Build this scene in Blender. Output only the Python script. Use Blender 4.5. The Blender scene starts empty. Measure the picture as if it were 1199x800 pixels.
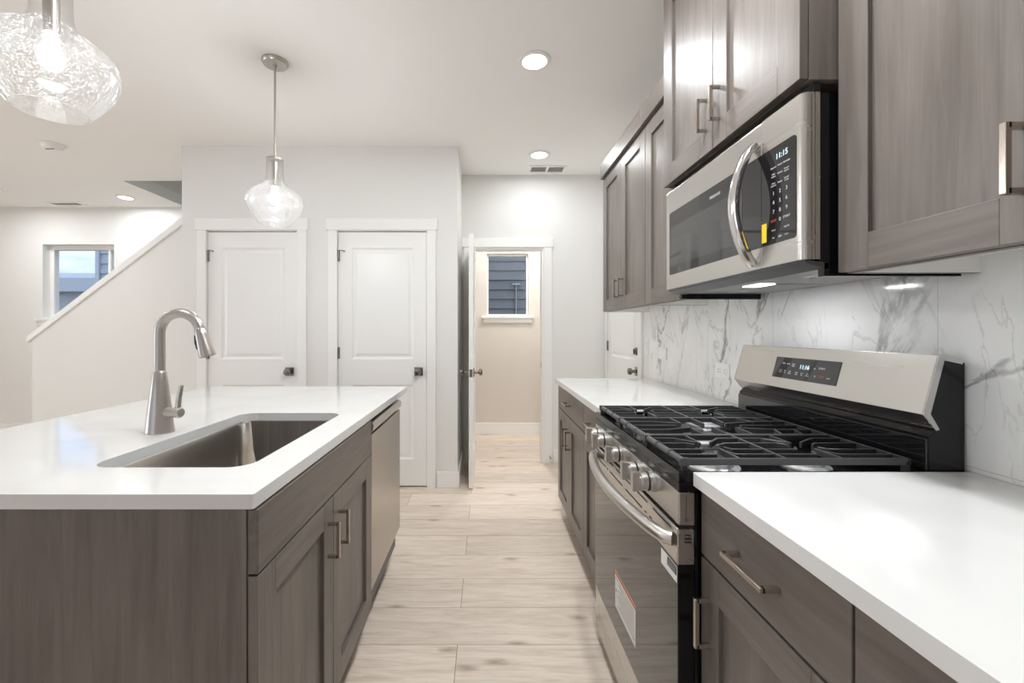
import bpy, bmesh, math, random
from mathutils import Vector, Matrix
random.seed(7)
PI = math.pi
S = bpy.context.scene
COL = S.collection

# ------------------------------------------------------------------ camera, world, light, exposure
FPX = 500.0
cam_d = bpy.data.cameras.new('camera')
cam = bpy.data.objects.new('camera', cam_d)
COL.objects.link(cam)
cam_d.sensor_width = 36.0
cam_d.lens = 36.0 * FPX / 1199.0
cam_d.shift_x = (599.5 - 569.0) / 1199.0
cam_d.shift_y = (388.0 - 400.0) / 1199.0
cam_d.clip_start = 0.02
cam.location = (0, 0, 1.245)
cam.rotation_euler = (PI / 2, 0, 0)
S.camera = cam
S.view_settings.view_transform = 'Standard'
S.view_settings.look = 'None'
S.view_settings.gamma = 1.0
S.view_settings.use_curve_mapping = False
S.view_settings.exposure = 0.13
S.cycles.use_denoising = True
S.cycles.max_bounces = 12
S.cycles.diffuse_bounces = 8
S.cycles.glossy_bounces = 6
S.cycles.transmission_bounces = 8
S.cycles.transparent_max_bounces = 16
S.cycles.sample_clamp_indirect = 6.0
S.cycles.caustics_reflective = False
S.cycles.caustics_refractive = False

CAN_W = 7.9          # watts of one recessed light
PENDANT_E = 178.0     # emission of a pendant bulb
SKY_S = 1.5

W = bpy.data.worlds.new('sky')
S.world = W
W.use_nodes = True
wn = W.node_tree.nodes
wl = W.node_tree.links
bg = wn['Background']
bg.inputs['Strength'].default_value = SKY_S
tc = wn.new('ShaderNodeTexCoord')
mp = wn.new('ShaderNodeMapping'); mp.inputs['Scale'].default_value = (3, 3, 7)
nz = wn.new('ShaderNodeTexNoise'); nz.inputs['Scale'].default_value = 1.4; nz.inputs['Detail'].default_value = 6
rp = wn.new('ShaderNodeValToRGB')
rp.color_ramp.elements[0].position = 0.40; rp.color_ramp.elements[0].color = (0.25, 0.45, 0.88, 1)
rp.color_ramp.elements[1].position = 0.62; rp.color_ramp.elements[1].color = (0.84, 0.86, 0.90, 1)
wl.new(tc.outputs['Generated'], mp.inputs['Vector']); wl.new(mp.outputs['Vector'], nz.inputs['Vector'])
wl.new(nz.outputs['Fac'], rp.inputs['Fac']); wl.new(rp.outputs['Color'], bg.inputs['Color'])

PATIO_W = 5.0      # power of the lamp added at the unseen patio door
SIDE_W = 45.0        # power of the lamp added at the unseen left window
def area_light(name, loc, w, h, power, rot=(0, 0, 0), color=(1, 1, 1), shape='RECTANGLE', parent=None):
    l = bpy.data.lights.new(name, 'AREA')
    l.shape = shape; l.size = w
    if shape == 'RECTANGLE': l.size_y = h
    l.energy = power; l.color = color
    o = bpy.data.objects.new(name, l); COL.objects.link(o)
    o.rotation_euler = rot
    if parent is None:
        o.location = loc
    else:
        o.parent = parent; o.location = Vector(loc) - OFF[parent.name]
    return o

# ------------------------------------------------------------------ materials
def nodes(name):
    m = bpy.data.materials.new(name); m.use_nodes = True
    nt = m.node_tree
    return m, nt.nodes, nt.links, nt.nodes['Principled BSDF']

def plain(name, col, rough=0.5, metal=0.0, spec=0.5, coat=0.0, emit=None, es=0.0, bump=0.0, bscale=200.0):
    m, n, l, b = nodes(name)
    b.inputs['Base Color'].default_value = (*col, 1)
    b.inputs['Roughness'].default_value = rough
    b.inputs['Metallic'].default_value = metal
    b.inputs['Specular IOR Level'].default_value = spec
    b.inputs['Coat Weight'].default_value = coat
    if emit:
        b.inputs['Emission Color'].default_value = (*emit, 1)
        b.inputs['Emission Strength'].default_value = es
    t = n.new('ShaderNodeTexCoord'); z = n.new('ShaderNodeTexNoise')
    z.inputs['Scale'].default_value = bscale; z.inputs['Detail'].default_value = 3
    l.new(t.outputs['Object'], z.inputs['Vector'])
    if bump > 0:
        bp = n.new('ShaderNodeBump'); bp.inputs['Strength'].default_value = bump; bp.inputs['Distance'].default_value = 0.002
        l.new(z.outputs['Fac'], bp.inputs['Height']); l.new(bp.outputs['Normal'], b.inputs['Normal'])
    else:
        mr = n.new('ShaderNodeMapRange')
        mr.inputs['To Min'].default_value = max(0.0, rough - 0.02); mr.inputs['To Max'].default_value = min(1.0, rough + 0.02)
        l.new(z.outputs['Fac'], mr.inputs['Value']); l.new(mr.outputs['Result'], b.inputs['Roughness'])
    return m

def wood(name, axis, c0, c1, rough=0.36):
    m, n, l, b = nodes(name)
    t = n.new('ShaderNodeTexCoord'); oi = n.new('ShaderNodeObjectInfo')
    ad = n.new('ShaderNodeVectorMath'); ad.operation = 'ADD'
    l.new(t.outputs['Object'], ad.inputs[0]); l.new(oi.outputs['Location'], ad.inputs[1])
    p = n.new('ShaderNodeMapping')
    sc = [38, 38, 38]; sc['XYZ'.index(axis)] = 2.2
    p.inputs['Scale'].default_value = sc
    l.new(ad.outputs[0], p.inputs['Vector'])
    z = n.new('ShaderNodeTexNoise'); z.inputs['Scale'].default_value = 1.0; z.inputs['Detail'].default_value = 6
    z.inputs['Roughness'].default_value = 0.62; z.inputs['Distortion'].default_value = 0.7
    l.new(p.outputs['Vector'], z.inputs['Vector'])
    p2 = n.new('ShaderNodeMapping'); s2 = [7, 7, 7]; s2['XYZ'.index(axis)] = 2.0
    p2.inputs['Scale'].default_value = s2; l.new(ad.outputs[0], p2.inputs['Vector'])
    z2 = n.new('ShaderNodeTexNoise'); z2.inputs['Scale'].default_value = 1.0; z2.inputs['Detail'].default_value = 3
    l.new(p2.outputs['Vector'], z2.inputs['Vector'])
    mx = n.new('ShaderNodeMath'); mx.operation = 'MULTIPLY_ADD'; mx.inputs[1].default_value = 0.55
    m2 = n.new('ShaderNodeMath'); m2.operation = 'MULTIPLY'; m2.inputs[1].default_value = 0.45
    l.new(z2.outputs['Fac'], m2.inputs[0]); l.new(z.outputs['Fac'], mx.inputs[0]); l.new(m2.outputs[0], mx.inputs[2])
    r = n.new('ShaderNodeValToRGB')
    r.color_ramp.elements[0].position = 0.33; r.color_ramp.elements[0].color = (*c0, 1)
    r.color_ramp.elements[1].position = 0.68; r.color_ramp.elements[1].color = (*c1, 1)
    l.new(mx.outputs[0], r.inputs['Fac']); l.new(r.outputs['Color'], b.inputs['Base Color'])
    b.inputs['Roughness'].default_value = rough
    bp = n.new('ShaderNodeBump'); bp.inputs['Strength'].default_value = 0.06; bp.inputs['Distance'].default_value = 0.002
    l.new(z.outputs['Fac'], bp.inputs['Height']); l.new(bp.outputs['Normal'], b.inputs['Normal'])
    return m

def steel(name, axis, col=(0.60, 0.58, 0.55), rough=0.27):
    m, n, l, b = nodes(name)
    t = n.new('ShaderNodeTexCoord'); p = n.new('ShaderNodeMapping')
    sc = [45, 45, 45]; sc['XYZ'.index(axis)] = 1.5
    p.inputs['Scale'].default_value = sc
    z = n.new('ShaderNodeTexNoise'); z.inputs['Scale'].default_value = 1; z.inputs['Detail'].default_value = 2
    l.new(t.outputs['Object'], p.inputs['Vector']); l.new(p.outputs['Vector'], z.inputs['Vector'])
    mr = n.new('ShaderNodeMapRange'); mr.inputs['To Min'].default_value = rough - 0.012; mr.inputs['To Max'].default_value = rough + 0.012
    l.new(z.outputs['Fac'], mr.inputs['Value']); l.new(mr.outputs['Result'], b.inputs['Roughness'])
    b.inputs['Base Color'].default_value = (*col, 1); b.inputs['Metallic'].default_value = 1.0
    return m

def floor_mat():
    m, n, l, b = nodes('oak_planks')
    t = n.new('ShaderNodeTexCoord'); p = n.new('ShaderNodeMapping')
    p.inputs['Location'].default_value = (0.566, -0.114, 0)
    l.new(t.outputs['Object'], p.inputs['Vector'])
    br = n.new('ShaderNodeTexBrick')
    br.offset = 0.702; br.offset_frequency = 2; br.squash = 1.0
    br.inputs['Color1'].default_value = (0, 0, 0, 1); br.inputs['Color2'].default_value = (1, 1, 1, 1)
    br.inputs['Mortar'].default_value = (0.5, 0.5, 0.5, 1)
    br.inputs['Scale'].default_value = 1.0; br.inputs['Mortar Size'].default_value = 0.0014
    br.inputs['Mortar Smooth'].default_value = 0.1; br.inputs['Bias'].default_value = 0.0
    br.inputs['Brick Width'].default_value = 1.52; br.inputs['Row Height'].default_value = 0.226
    l.new(p.outputs['Vector'], br.inputs['Vector'])
    # grain, shifted per plank
    sv = n.new('ShaderNodeVectorMath'); sv.operation = 'SCALE'; sv.inputs['Scale'].default_value = 7.3
    l.new(br.outputs['Color'], sv.inputs[0])
    av = n.new('ShaderNodeVectorMath'); av.operation = 'ADD'
    l.new(t.outputs['Object'], av.inputs[0]); l.new(sv.outputs[0], av.inputs[1])
    p1 = n.new('ShaderNodeMapping'); p1.inputs['Scale'].default_value = (2.6, 26, 1)
    l.new(av.outputs[0], p1.inputs['Vector'])
    z = n.new('ShaderNodeTexNoise'); z.inputs['Scale'].default_value = 1.0; z.inputs['Detail'].default_value = 7
    z.inputs['Roughness'].default_value = 0.65; z.inputs['Distortion'].default_value = 0.9
    l.new(p1.outputs['Vector'], z.inputs['Vector'])
    r = n.new('ShaderNodeValToRGB')
    e = r.color_ramp.elements
    e[0].position = 0.28; e[0].color = (0.55, 0.44, 0.345, 1)
    e[1].position = 0.60; e[1].color = (0.81, 0.70, 0.60, 1)
    pf = n.new('ShaderNodeMapping'); pf.inputs['Scale'].default_value = (9, 150, 1)
    l.new(av.outputs[0], pf.inputs['Vector'])
    zf = n.new('ShaderNodeTexNoise'); zf.inputs['Scale'].default_value = 1.0; zf.inputs['Detail'].default_value = 3
    l.new(pf.outputs['Vector'], zf.inputs['Vector'])
    fa = n.new('ShaderNodeMath'); fa.operation = 'MULTIPLY_ADD'; fa.inputs[1].default_value = 0.35
    fb = n.new('ShaderNodeMath'); fb.operation = 'MULTIPLY_ADD'; fb.inputs[1].default_value = 0.72; fb.inputs[2].default_value = -0.02
    l.new(z.outputs['Fac'], fb.inputs[0]); l.new(zf.outputs['Fac'], fa.inputs[0]); l.new(fb.outputs[0], fa.inputs[2])
    l.new(fa.outputs[0], r.inputs['Fac'])
    # per plank tint
    hs = n.new('ShaderNodeHueSaturation')
    mr = n.new('ShaderNodeMapRange'); mr.inputs['To Min'].default_value = 0.90; mr.inputs['To Max'].default_value = 1.08
    sp = n.new('ShaderNodeSeparateColor'); l.new(br.outputs['Color'], sp.inputs[0])
    l.new(sp.outputs[0], mr.inputs['Value']); l.new(mr.outputs['Result'], hs.inputs['Value'])
    l.new(r.outputs['Color'], hs.inputs['Color'])
    # knots
    p3 = n.new('ShaderNodeMapping'); p3.inputs['Scale'].default_value = (1.7, 4.4, 1)
    l.new(av.outputs[0], p3.inputs['Vector'])
    nd = n.new('ShaderNodeTexNoise'); nd.inputs['Scale'].default_value = 9.0
    l.new(p3.outputs['Vector'], nd.inputs['Vector'])
    mxv = n.new('ShaderNodeVectorMath'); mxv.operation = 'MULTIPLY_ADD'; mxv.inputs[1].default_value = (0.09, 0.09, 0)
    l.new(nd.outputs['Color'], mxv.inputs[0]); l.new(p3.outputs['Vector'], mxv.inputs[2])
    vo = n.new('ShaderNodeTexVoronoi'); vo.inputs['Scale'].default_value = 1.0; vo.voronoi_dimensions = '2D'
    l.new(mxv.outputs[0], vo.inputs['Vector'])
    kr = n.new('ShaderNodeValToRGB')
    kr.color_ramp.elements[0].position = 0.01; kr.color_ramp.elements[0].color = (0.42, 0.34, 0.28, 1)
    kr.color_ramp.elements[1].position = 0.10; kr.color_ramp.elements[1].color = (1, 1, 1, 1)
    l.new(vo.outputs['Distance'], kr.inputs['Fac'])
    mk = n.new('ShaderNodeMix'); mk.data_type = 'RGBA'; mk.blend_type = 'MULTIPLY'; mk.inputs[0].default_value = 0.75
    l.new(hs.outputs['Color'], mk.inputs[6]); l.new(kr.outputs['Color'], mk.inputs[7])
    ms = n.new('ShaderNodeMix'); ms.data_type = 'RGBA'; ms.blend_type = 'MIX'
    ms.inputs[7].default_value = (0.27, 0.20, 0.15, 1)
    l.new(br.outputs['Fac'], ms.inputs[0]); l.new(mk.outputs[2], ms.inputs[6])
    l.new(ms.outputs[2], b.inputs['Base Color'])
    b.inputs['Roughness'].default_value = 0.42
    bp = n.new('ShaderNodeBump'); bp.inputs['Strength'].default_value = 0.15; bp.inputs['Distance'].default_value = 0.001; bp.invert = True
    l.new(br.outputs['Fac'], bp.inputs['Height']); l.new(bp.outputs['Normal'], b.inputs['Normal'])
    return m

def marble_mat():
    m, n, l, b = nodes('marble_tile')
    t = n.new('ShaderNodeTexCoord')
    # two dimensional wall coordinates: Y along the wall, Z up
    rot = n.new('ShaderNodeMapping'); rot.inputs['Rotation'].default_value = (math.radians(-38), 0, 0)
    l.new(t.outputs['Object'], rot.inputs['Vector'])
    rot2 = n.new('ShaderNodeMapping'); rot2.inputs['Rotation'].default_value = (math.radians(14), 0, 0)
    l.new(t.outputs['Object'], rot2.inputs['Vector'])
    def vein(scale, stretch, width, seed, dist, rot=rot):
        p = n.new('ShaderNodeMapping'); p.inputs['Scale'].default_value = (1, scale, scale * stretch)
        p.inputs['Location'].default_value = (seed, seed * 1.7, seed * 0.6)
        l.new(rot.outputs['Vector'], p.inputs['Vector'])
        z = n.new('ShaderNodeTexNoise'); z.inputs['Scale'].default_value = 1; z.inputs['Detail'].default_value = 7
        z.inputs['Roughness'].default_value = 0.55; z.inputs['Distortion'].default_value = dist
        l.new(p.outputs['Vector'], z.inputs['Vector'])
        s = n.new('ShaderNodeMath'); s.operation = 'SUBTRACT'; s.inputs[1].default_value = 0.5
        a = n.new('ShaderNodeMath'); a.operation = 'ABSOLUTE'
        mr = n.new('ShaderNodeMapRange'); mr.inputs['From Min'].default_value = 0; mr.inputs['From Max'].default_value = width
        mr.inputs['To Min'].default_value = 1; mr.inputs['To Max'].default_value = 0; mr.interpolation_type = 'SMOOTHSTEP'
        l.new(z.outputs['Fac'], s.inputs[0]); l.new(s.outputs[0], a.inputs[0]); l.new(a.outputs[0], mr.inputs['Value'])
        return mr.outputs['Result']
    v1 = vein(2.4, 0.36, 0.019, 3.1, 0.9)
    v2 = vein(4.6, 0.36, 0.016, 8.4, 1.2, rot2)
    v3 = vein(1.6, 0.45, 0.11, 3.3, 0.7)
    zm = n.new('ShaderNodeTexNoise'); zm.inputs['Scale'].default_value = 3.2; zm.inputs['Detail'].default_value = 3
    l.new(rot.outputs['Vector'], zm.inputs['Vector'])
    mm = n.new('ShaderNodeMapRange'); mm.inputs['From Min'].default_value = 0.38; mm.inputs['From Max'].default_value = 0.58
    l.new(zm.outputs['Fac'], mm.inputs['Value'])
    def mul(a, k=None, sock=None):
        q = n.new('ShaderNodeMath'); q.operation = 'MULTIPLY'; l.new(a, q.inputs[0])
        if sock is not None: l.new(sock, q.inputs[1])
        else: q.inputs[1].default_value = k
        return q.outputs[0]
    def add(a, c):
        q = n.new('ShaderNodeMath'); q.operation = 'ADD'; q.use_clamp = True; l.new(a, q.inputs[0]); l.new(c, q.inputs[1]); return q.outputs[0]
    f = add(add(mul(mul(v1, sock=mm.outputs['Result']), 0.85), mul(mul(v2, sock=mm.outputs['Result']), 0.45)), mul(v3, 0.09))
    mx = n.new('ShaderNodeMix'); mx.data_type = 'RGBA'
    mx.inputs[6].default_value = (0.84, 0.84, 0.825, 1); mx.inputs[7].default_value = (0.27, 0.27, 0.275, 1)
    l.new(f, mx.inputs[0])
    # tile joints
    sx = n.new('ShaderNodeSeparateXYZ'); l.new(t.outputs['Object'], sx.inputs[0])
    cx = n.new('ShaderNodeCombineXYZ'); l.new(sx.outputs['Y'], cx.inputs['X']); l.new(sx.outputs['Z'], cx.inputs['Y'])
    br = n.new('ShaderNodeTexBrick'); br.offset = 0.0; br.inputs['Scale'].default_value = 1
    br.inputs['Mortar Size'].default_value = 0.0012; br.inputs['Brick Width'].default_value = 0.61; br.inputs['Row Height'].default_value = 0.61
    pj = n.new('ShaderNodeMapping'); pj.inputs['Location'].default_value = (0.157, -0.93, 0)
    l.new(cx.outputs[0], pj.inputs['Vector']); l.new(pj.outputs[0], br.inputs['Vector'])
    m3 = n.new('ShaderNodeMix'); m3.data_type = 'RGBA'; m3.inputs[7].default_value = (0.62, 0.62, 0.60, 1)
    l.new(br.outputs['Fac'], m3.inputs[0]); l.new(mx.outputs[2], m3.inputs[6])
    l.new(m3.outputs[2], b.inputs['Base Color'])
    b.inputs['Roughness'].default_value = 0.10
    return m

def quartz_mat():
    m, n, l, b = nodes('white_quartz')
    t = n.new('ShaderNodeTexCoord'); z = n.new('ShaderNodeTexNoise'); z.inputs['Scale'].default_value = 2.2
    z.inputs['Detail'].default_value = 6; z.inputs['Distortion'].default_value = 1.2
    l.new(t.outputs['Object'], z.inputs['Vector'])
    r = n.new('ShaderNodeValToRGB')
    r.color_ramp.elements[0].position = 0.25; r.color_ramp.elements[0].color = (0.70, 0.698, 0.688, 1)
    r.color_ramp.elements[1].position = 0.55; r.color_ramp.elements[1].color = (0.75, 0.748, 0.738, 1)
    l.new(z.outputs['Fac'], r.inputs['Fac']); l.new(r.outputs['Color'], b.inputs['Base Color'])
    b.inputs['Roughness'].default_value = 0.09
    return m

def seeded_glass():
    m, n, l, b = nodes('seeded_glass')
    n.remove(b)
    out = [x for x in n if x.type == 'OUTPUT_MATERIAL'][0]
    t = n.new('ShaderNodeTexCoord')
    v = n.new('ShaderNodeTexNoise'); v.inputs['Scale'].default_value = 230; v.inputs['Detail'].default_value = 1
    l.new(t.outputs['Object'], v.inputs['Vector'])
    seed = n.new('ShaderNodeMapRange'); seed.inputs['From Min'].default_value = 0.58; seed.inputs['From Max'].default_value = 0.66
    seed.inputs['To Min'].default_value = 0.06; seed.inputs['To Max'].default_value = 1
    l.new(v.outputs['Fac'], seed.inputs['Value'])
    # seeds thin out towards the neck
    sx = n.new('ShaderNodeSeparateXYZ'); l.new(t.outputs['Object'], sx.inputs[0])
    nk = n.new('ShaderNodeMapRange'); nk.inputs['From Min'].default_value = -0.71; nk.inputs['From Max'].default_value = -0.66
    nk.inputs['To Min'].default_value = 1; nk.inputs['To Max'].default_value = 0.08
    l.new(sx.outputs['Z'], nk.inputs['Value'])
    zz = n.new('ShaderNodeTexNoise'); zz.inputs['Scale'].default_value = 60
    l.new(t.outputs['Object'], zz.inputs['Vector'])
    zr = n.new('ShaderNodeMapRange'); zr.inputs['From Min'].default_value = 0.22; zr.inputs['From Max'].default_value = 0.40
    l.new(zz.outputs['Fac'], zr.inputs['Value'])
    q0 = n.new('ShaderNodeMath'); q0.operation = 'MULTIPLY'; l.new(seed.outputs[0], q0.inputs[0]); l.new(zr.outputs[0], q0.inputs[1])
    q = n.new('ShaderNodeMath'); q.operation = 'MULTIPLY'; l.new(q0.outputs[0], q.inputs[0]); l.new(nk.outputs[0], q.inputs[1])
    tr = n.new('ShaderNodeBsdfTransparent'); tr.inputs['Color'].default_value = (0.97, 0.975, 0.975, 1)
    gl = n.new('ShaderNodeBsdfGlossy'); gl.inputs['Roughness'].default_value = 0.04
    lw = n.new('ShaderNodeLayerWeight'); lw.inputs['Blend'].default_value = 0.30
    bp = n.new('ShaderNodeBump'); bp.inputs['Strength'].default_value = 0.12; bp.inputs['Distance'].default_value = 0.001
    l.new(zz.outputs['Fac'], bp.inputs['Height']); l.new(bp.outputs['Normal'], gl.inputs['Normal'])
    m1 = n.new('ShaderNodeMixShader'); l.new(lw.outputs['Facing'], m1.inputs[0]); l.new(tr.outputs[0], m1.inputs[1]); l.new(gl.outputs[0], m1.inputs[2])
    tl = n.new('ShaderNodeBsdfTranslucent'); tl.inputs['Color'].default_value = (0.95, 0.95, 0.95, 1)
    df = n.new('ShaderNodeBsdfDiffuse'); df.inputs['Color'].default_value = (0.95, 0.95, 0.95, 1)
    sd = n.new('ShaderNodeMixShader'); sd.inputs[0].default_value = 0.5; l.new(tl.outputs[0], sd.inputs[1]); l.new(df.outputs[0], sd.inputs[2])
    q2 = n.new('ShaderNodeMath'); q2.operation = 'MULTIPLY'; q2.inputs[1].default_value = 0.21; l.new(q.outputs[0], q2.inputs[0])
    m2 = n.new('ShaderNodeMixShader'); l.new(q2.outputs[0], m2.inputs[0]); l.new(m1.outputs[0], m2.inputs[1]); l.new(sd.outputs[0], m2.inputs[2])
    l.new(m2.outputs[0], out.inputs['Surface'])
    return m

def pane_glass():
    m, n, l, b = nodes('window_glass')
    n.remove(b)
    out = [x for x in n if x.type == 'OUTPUT_MATERIAL'][0]
    tr = n.new('ShaderNodeBsdfTransparent'); tr.inputs['Color'].default_value = (0.96, 0.97, 0.97, 1)
    gl = n.new('ShaderNodeBsdfGlossy'); gl.inputs['Roughness'].default_value = 0.01
    fr = n.new('ShaderNodeFresnel'); fr.inputs['IOR'].default_value = 1.45
    ge = n.new('ShaderNodeNewGeometry'); iv = n.new('ShaderNodeMath'); iv.operation = 'SUBTRACT'; iv.inputs[0].default_value = 1.0
    l.new(ge.outputs['Backfacing'], iv.inputs[1])
    fm = n.new('ShaderNodeMath'); fm.operation = 'MULTIPLY'; l.new(fr.outputs[0], fm.inputs[0]); l.new(iv.outputs[0], fm.inputs[1])
    mx = n.new('ShaderNodeMixShader'); l.new(fm.outputs[0], mx.inputs[0]); l.new(tr.outputs[0], mx.inputs[1]); l.new(gl.outputs[0], mx.inputs[2])
    l.new(mx.outputs[0], out.inputs['Surface'])
    return m

def emis(name, col, s):
    m, n, l, b = nodes(name)
    n.remove(b)
    out = [x for x in n if x.type == 'OUTPUT_MATERIAL'][0]
    e = n.new('ShaderNodeEmission'); e.inputs['Color'].default_value = (*col, 1); e.inputs['Strength'].default_value = s
    l.new(e.outputs[0], out.inputs['Surface'])
    return m

def siding_mat(name, col, pitch, off=0.0):
    m, n, l, b = nodes(name)
    t = n.new('ShaderNodeTexCoord'); z = n.new('ShaderNodeTexNoise'); z.inputs['Scale'].default_value = 6
    l.new(t.outputs['Object'], z.inputs['Vector'])
    r = n.new('ShaderNodeValToRGB')
    r.color_ramp.elements[0].color = (*[c * 0.85 for c in col], 1); r.color_ramp.elements[1].color = (*[min(1, c * 1.12) for c in col], 1)
    l.new(z.outputs['Fac'], r.inputs['Fac']); l.new(r.outputs['Color'], b.inputs['Base Color'])
    b.inputs['Roughness'].default_value = 0.7
    return m

CW0, CW1 = (0.100, 0.083, 0.071), (0.205, 0.176, 0.158)
M = {
    'wall': plain('wall_paint', (0.79, 0.78, 0.755), 0.75, bump=0.05, bscale=350),
    'wall_warm': plain('wall_paint_warm', (0.70, 0.64, 0.58), 0.75, bump=0.05, bscale=350),
    'ceil': plain('ceiling_paint', (0.88, 0.87, 0.85), 0.85, bump=0.05, bscale=300),
    'trim': plain('white_trim', (0.87, 0.865, 0.845), 0.35),
    'door': plain('white_door', (0.86, 0.855, 0.835), 0.32),
    'wood_z': wood('stained_wood_upright', 'Z', CW0, CW1),
    'wood_y': wood('stained_wood_lengthwise', 'Y', CW0, CW1),
    'wood_x': wood('stained_wood_crosswise', 'X', CW0, CW1),
    'toe': plain('toe_kick_wood', (0.10, 0.075, 0.06), 0.5),
    'melamine': plain('white_melamine', (0.78, 0.77, 0.74), 0.4),
    'quartz': quartz_mat(),
    'marble': marble_mat(),
    'floor': floor_mat(),
    'steel_y': steel('brushed_steel_lengthwise', 'Y'),
    'steel_z': steel('brushed_steel_upright', 'Z'),
    'steel_x': steel('brushed_steel_crosswise', 'X'),
    'sink': steel('sink_steel', 'Y', (0.80, 0.77, 0.72), 0.22),
    'nickel': plain('brushed_nickel', (0.50, 0.465, 0.43), 0.33, 1.0),
    'pull': plain('pull_nickel', (0.52, 0.46, 0.41), 0.25, 1.0),
    'chrome': plain('polished_chrome', (0.72, 0.71, 0.70), 0.17, 1.0),
    'satin': plain('satin_steel', (0.60, 0.575, 0.55), 0.34, 1.0),
    'steel_dark': steel('dishwasher_steel', 'Z', (0.43, 0.405, 0.375), 0.25),
    'alu': plain('bright_aluminium', (0.82, 0.82, 0.82), 0.30, 0.7),
    'knobnickel': plain('dark_nickel', (0.30, 0.28, 0.26), 0.22, 1.0),
    'black': plain('black_enamel', (0.006, 0.006, 0.0065), 0.14, spec=0.35),
    'blackmat': plain('black_plastic', (0.015, 0.015, 0.016), 0.45),
    'iron': plain('cast_iron', (0.050, 0.050, 0.053), 0.30, bump=0.05, bscale=600),
    'glassblack': plain('black_glass', (0.010, 0.010, 0.011), 0.03, spec=0.8),
    'ovenglass': plain('oven_glass', (0.010, 0.009, 0.008), 0.035, spec=1.0),
    'mwglass': plain('microwave_window', (0.035, 0.034, 0.034), 0.05, spec=0.9),
    'charcoal': plain('charcoal_plastic', (0.06, 0.062, 0.065), 0.35),
    'grey': plain('grey_painted_metal', (0.36, 0.36, 0.36), 0.45, 0.3),
    'white': plain('white_plastic', (0.84, 0.83, 0.81), 0.35),
    'paper': plain('label_paper', (0.90, 0.90, 0.89), 0.5),
    'orange': plain('orange_ink', (0.75, 0.20, 0.04), 0.6),
    'ink': plain('grey_ink', (0.25, 0.25, 0.25), 0.6),
    'blackink': plain('black_ink', (0.02, 0.02, 0.02), 0.6),
    'yellow': plain('yellow_tag', (0.85, 0.62, 0.02), 0.5),
    'print': plain('white_print', (0.62, 0.62, 0.62), 0.5),
    'redprint': plain('red_print', (0.62, 0.05, 0.03), 0.5),
    'digits': emis('clock_digits', (0.65, 0.92, 1.0), 1.6),
    'lens': emis('light_lens', (1.0, 0.985, 0.96), 6.0),
    'mwlamp': emis('hood_lamp', (0.95, 0.98, 1.0), 4.0),
    'bulb': emis('warm_bulb', (.96, 0.985, 1.0), PENDANT_E),
    'seeded': seeded_glass(),
    'pane': pane_glass(),
    'siding': siding_mat('grey_siding', (0.33, 0.315, 0.285), 0.157),
    'siding_light': siding_mat('pale_siding', (0.52, 0.53, 0.53), 0.2),
    'roof': plain('grey_roof', (0.62, 0.60, 0.57), 0.8),
    'fascia': plain('pale_fascia', (0.62, 0.62, 0.62), 0.6),
    'grass': plain('ground', (0.16, 0.17, 0.12), 0.9),
    'slot': plain('dark_slot', (0.01, 0.01, 0.01), 0.6),
    'ventgrey': plain('vent_grey', (0.42, 0.42, 0.41), 0.6),
}

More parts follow.
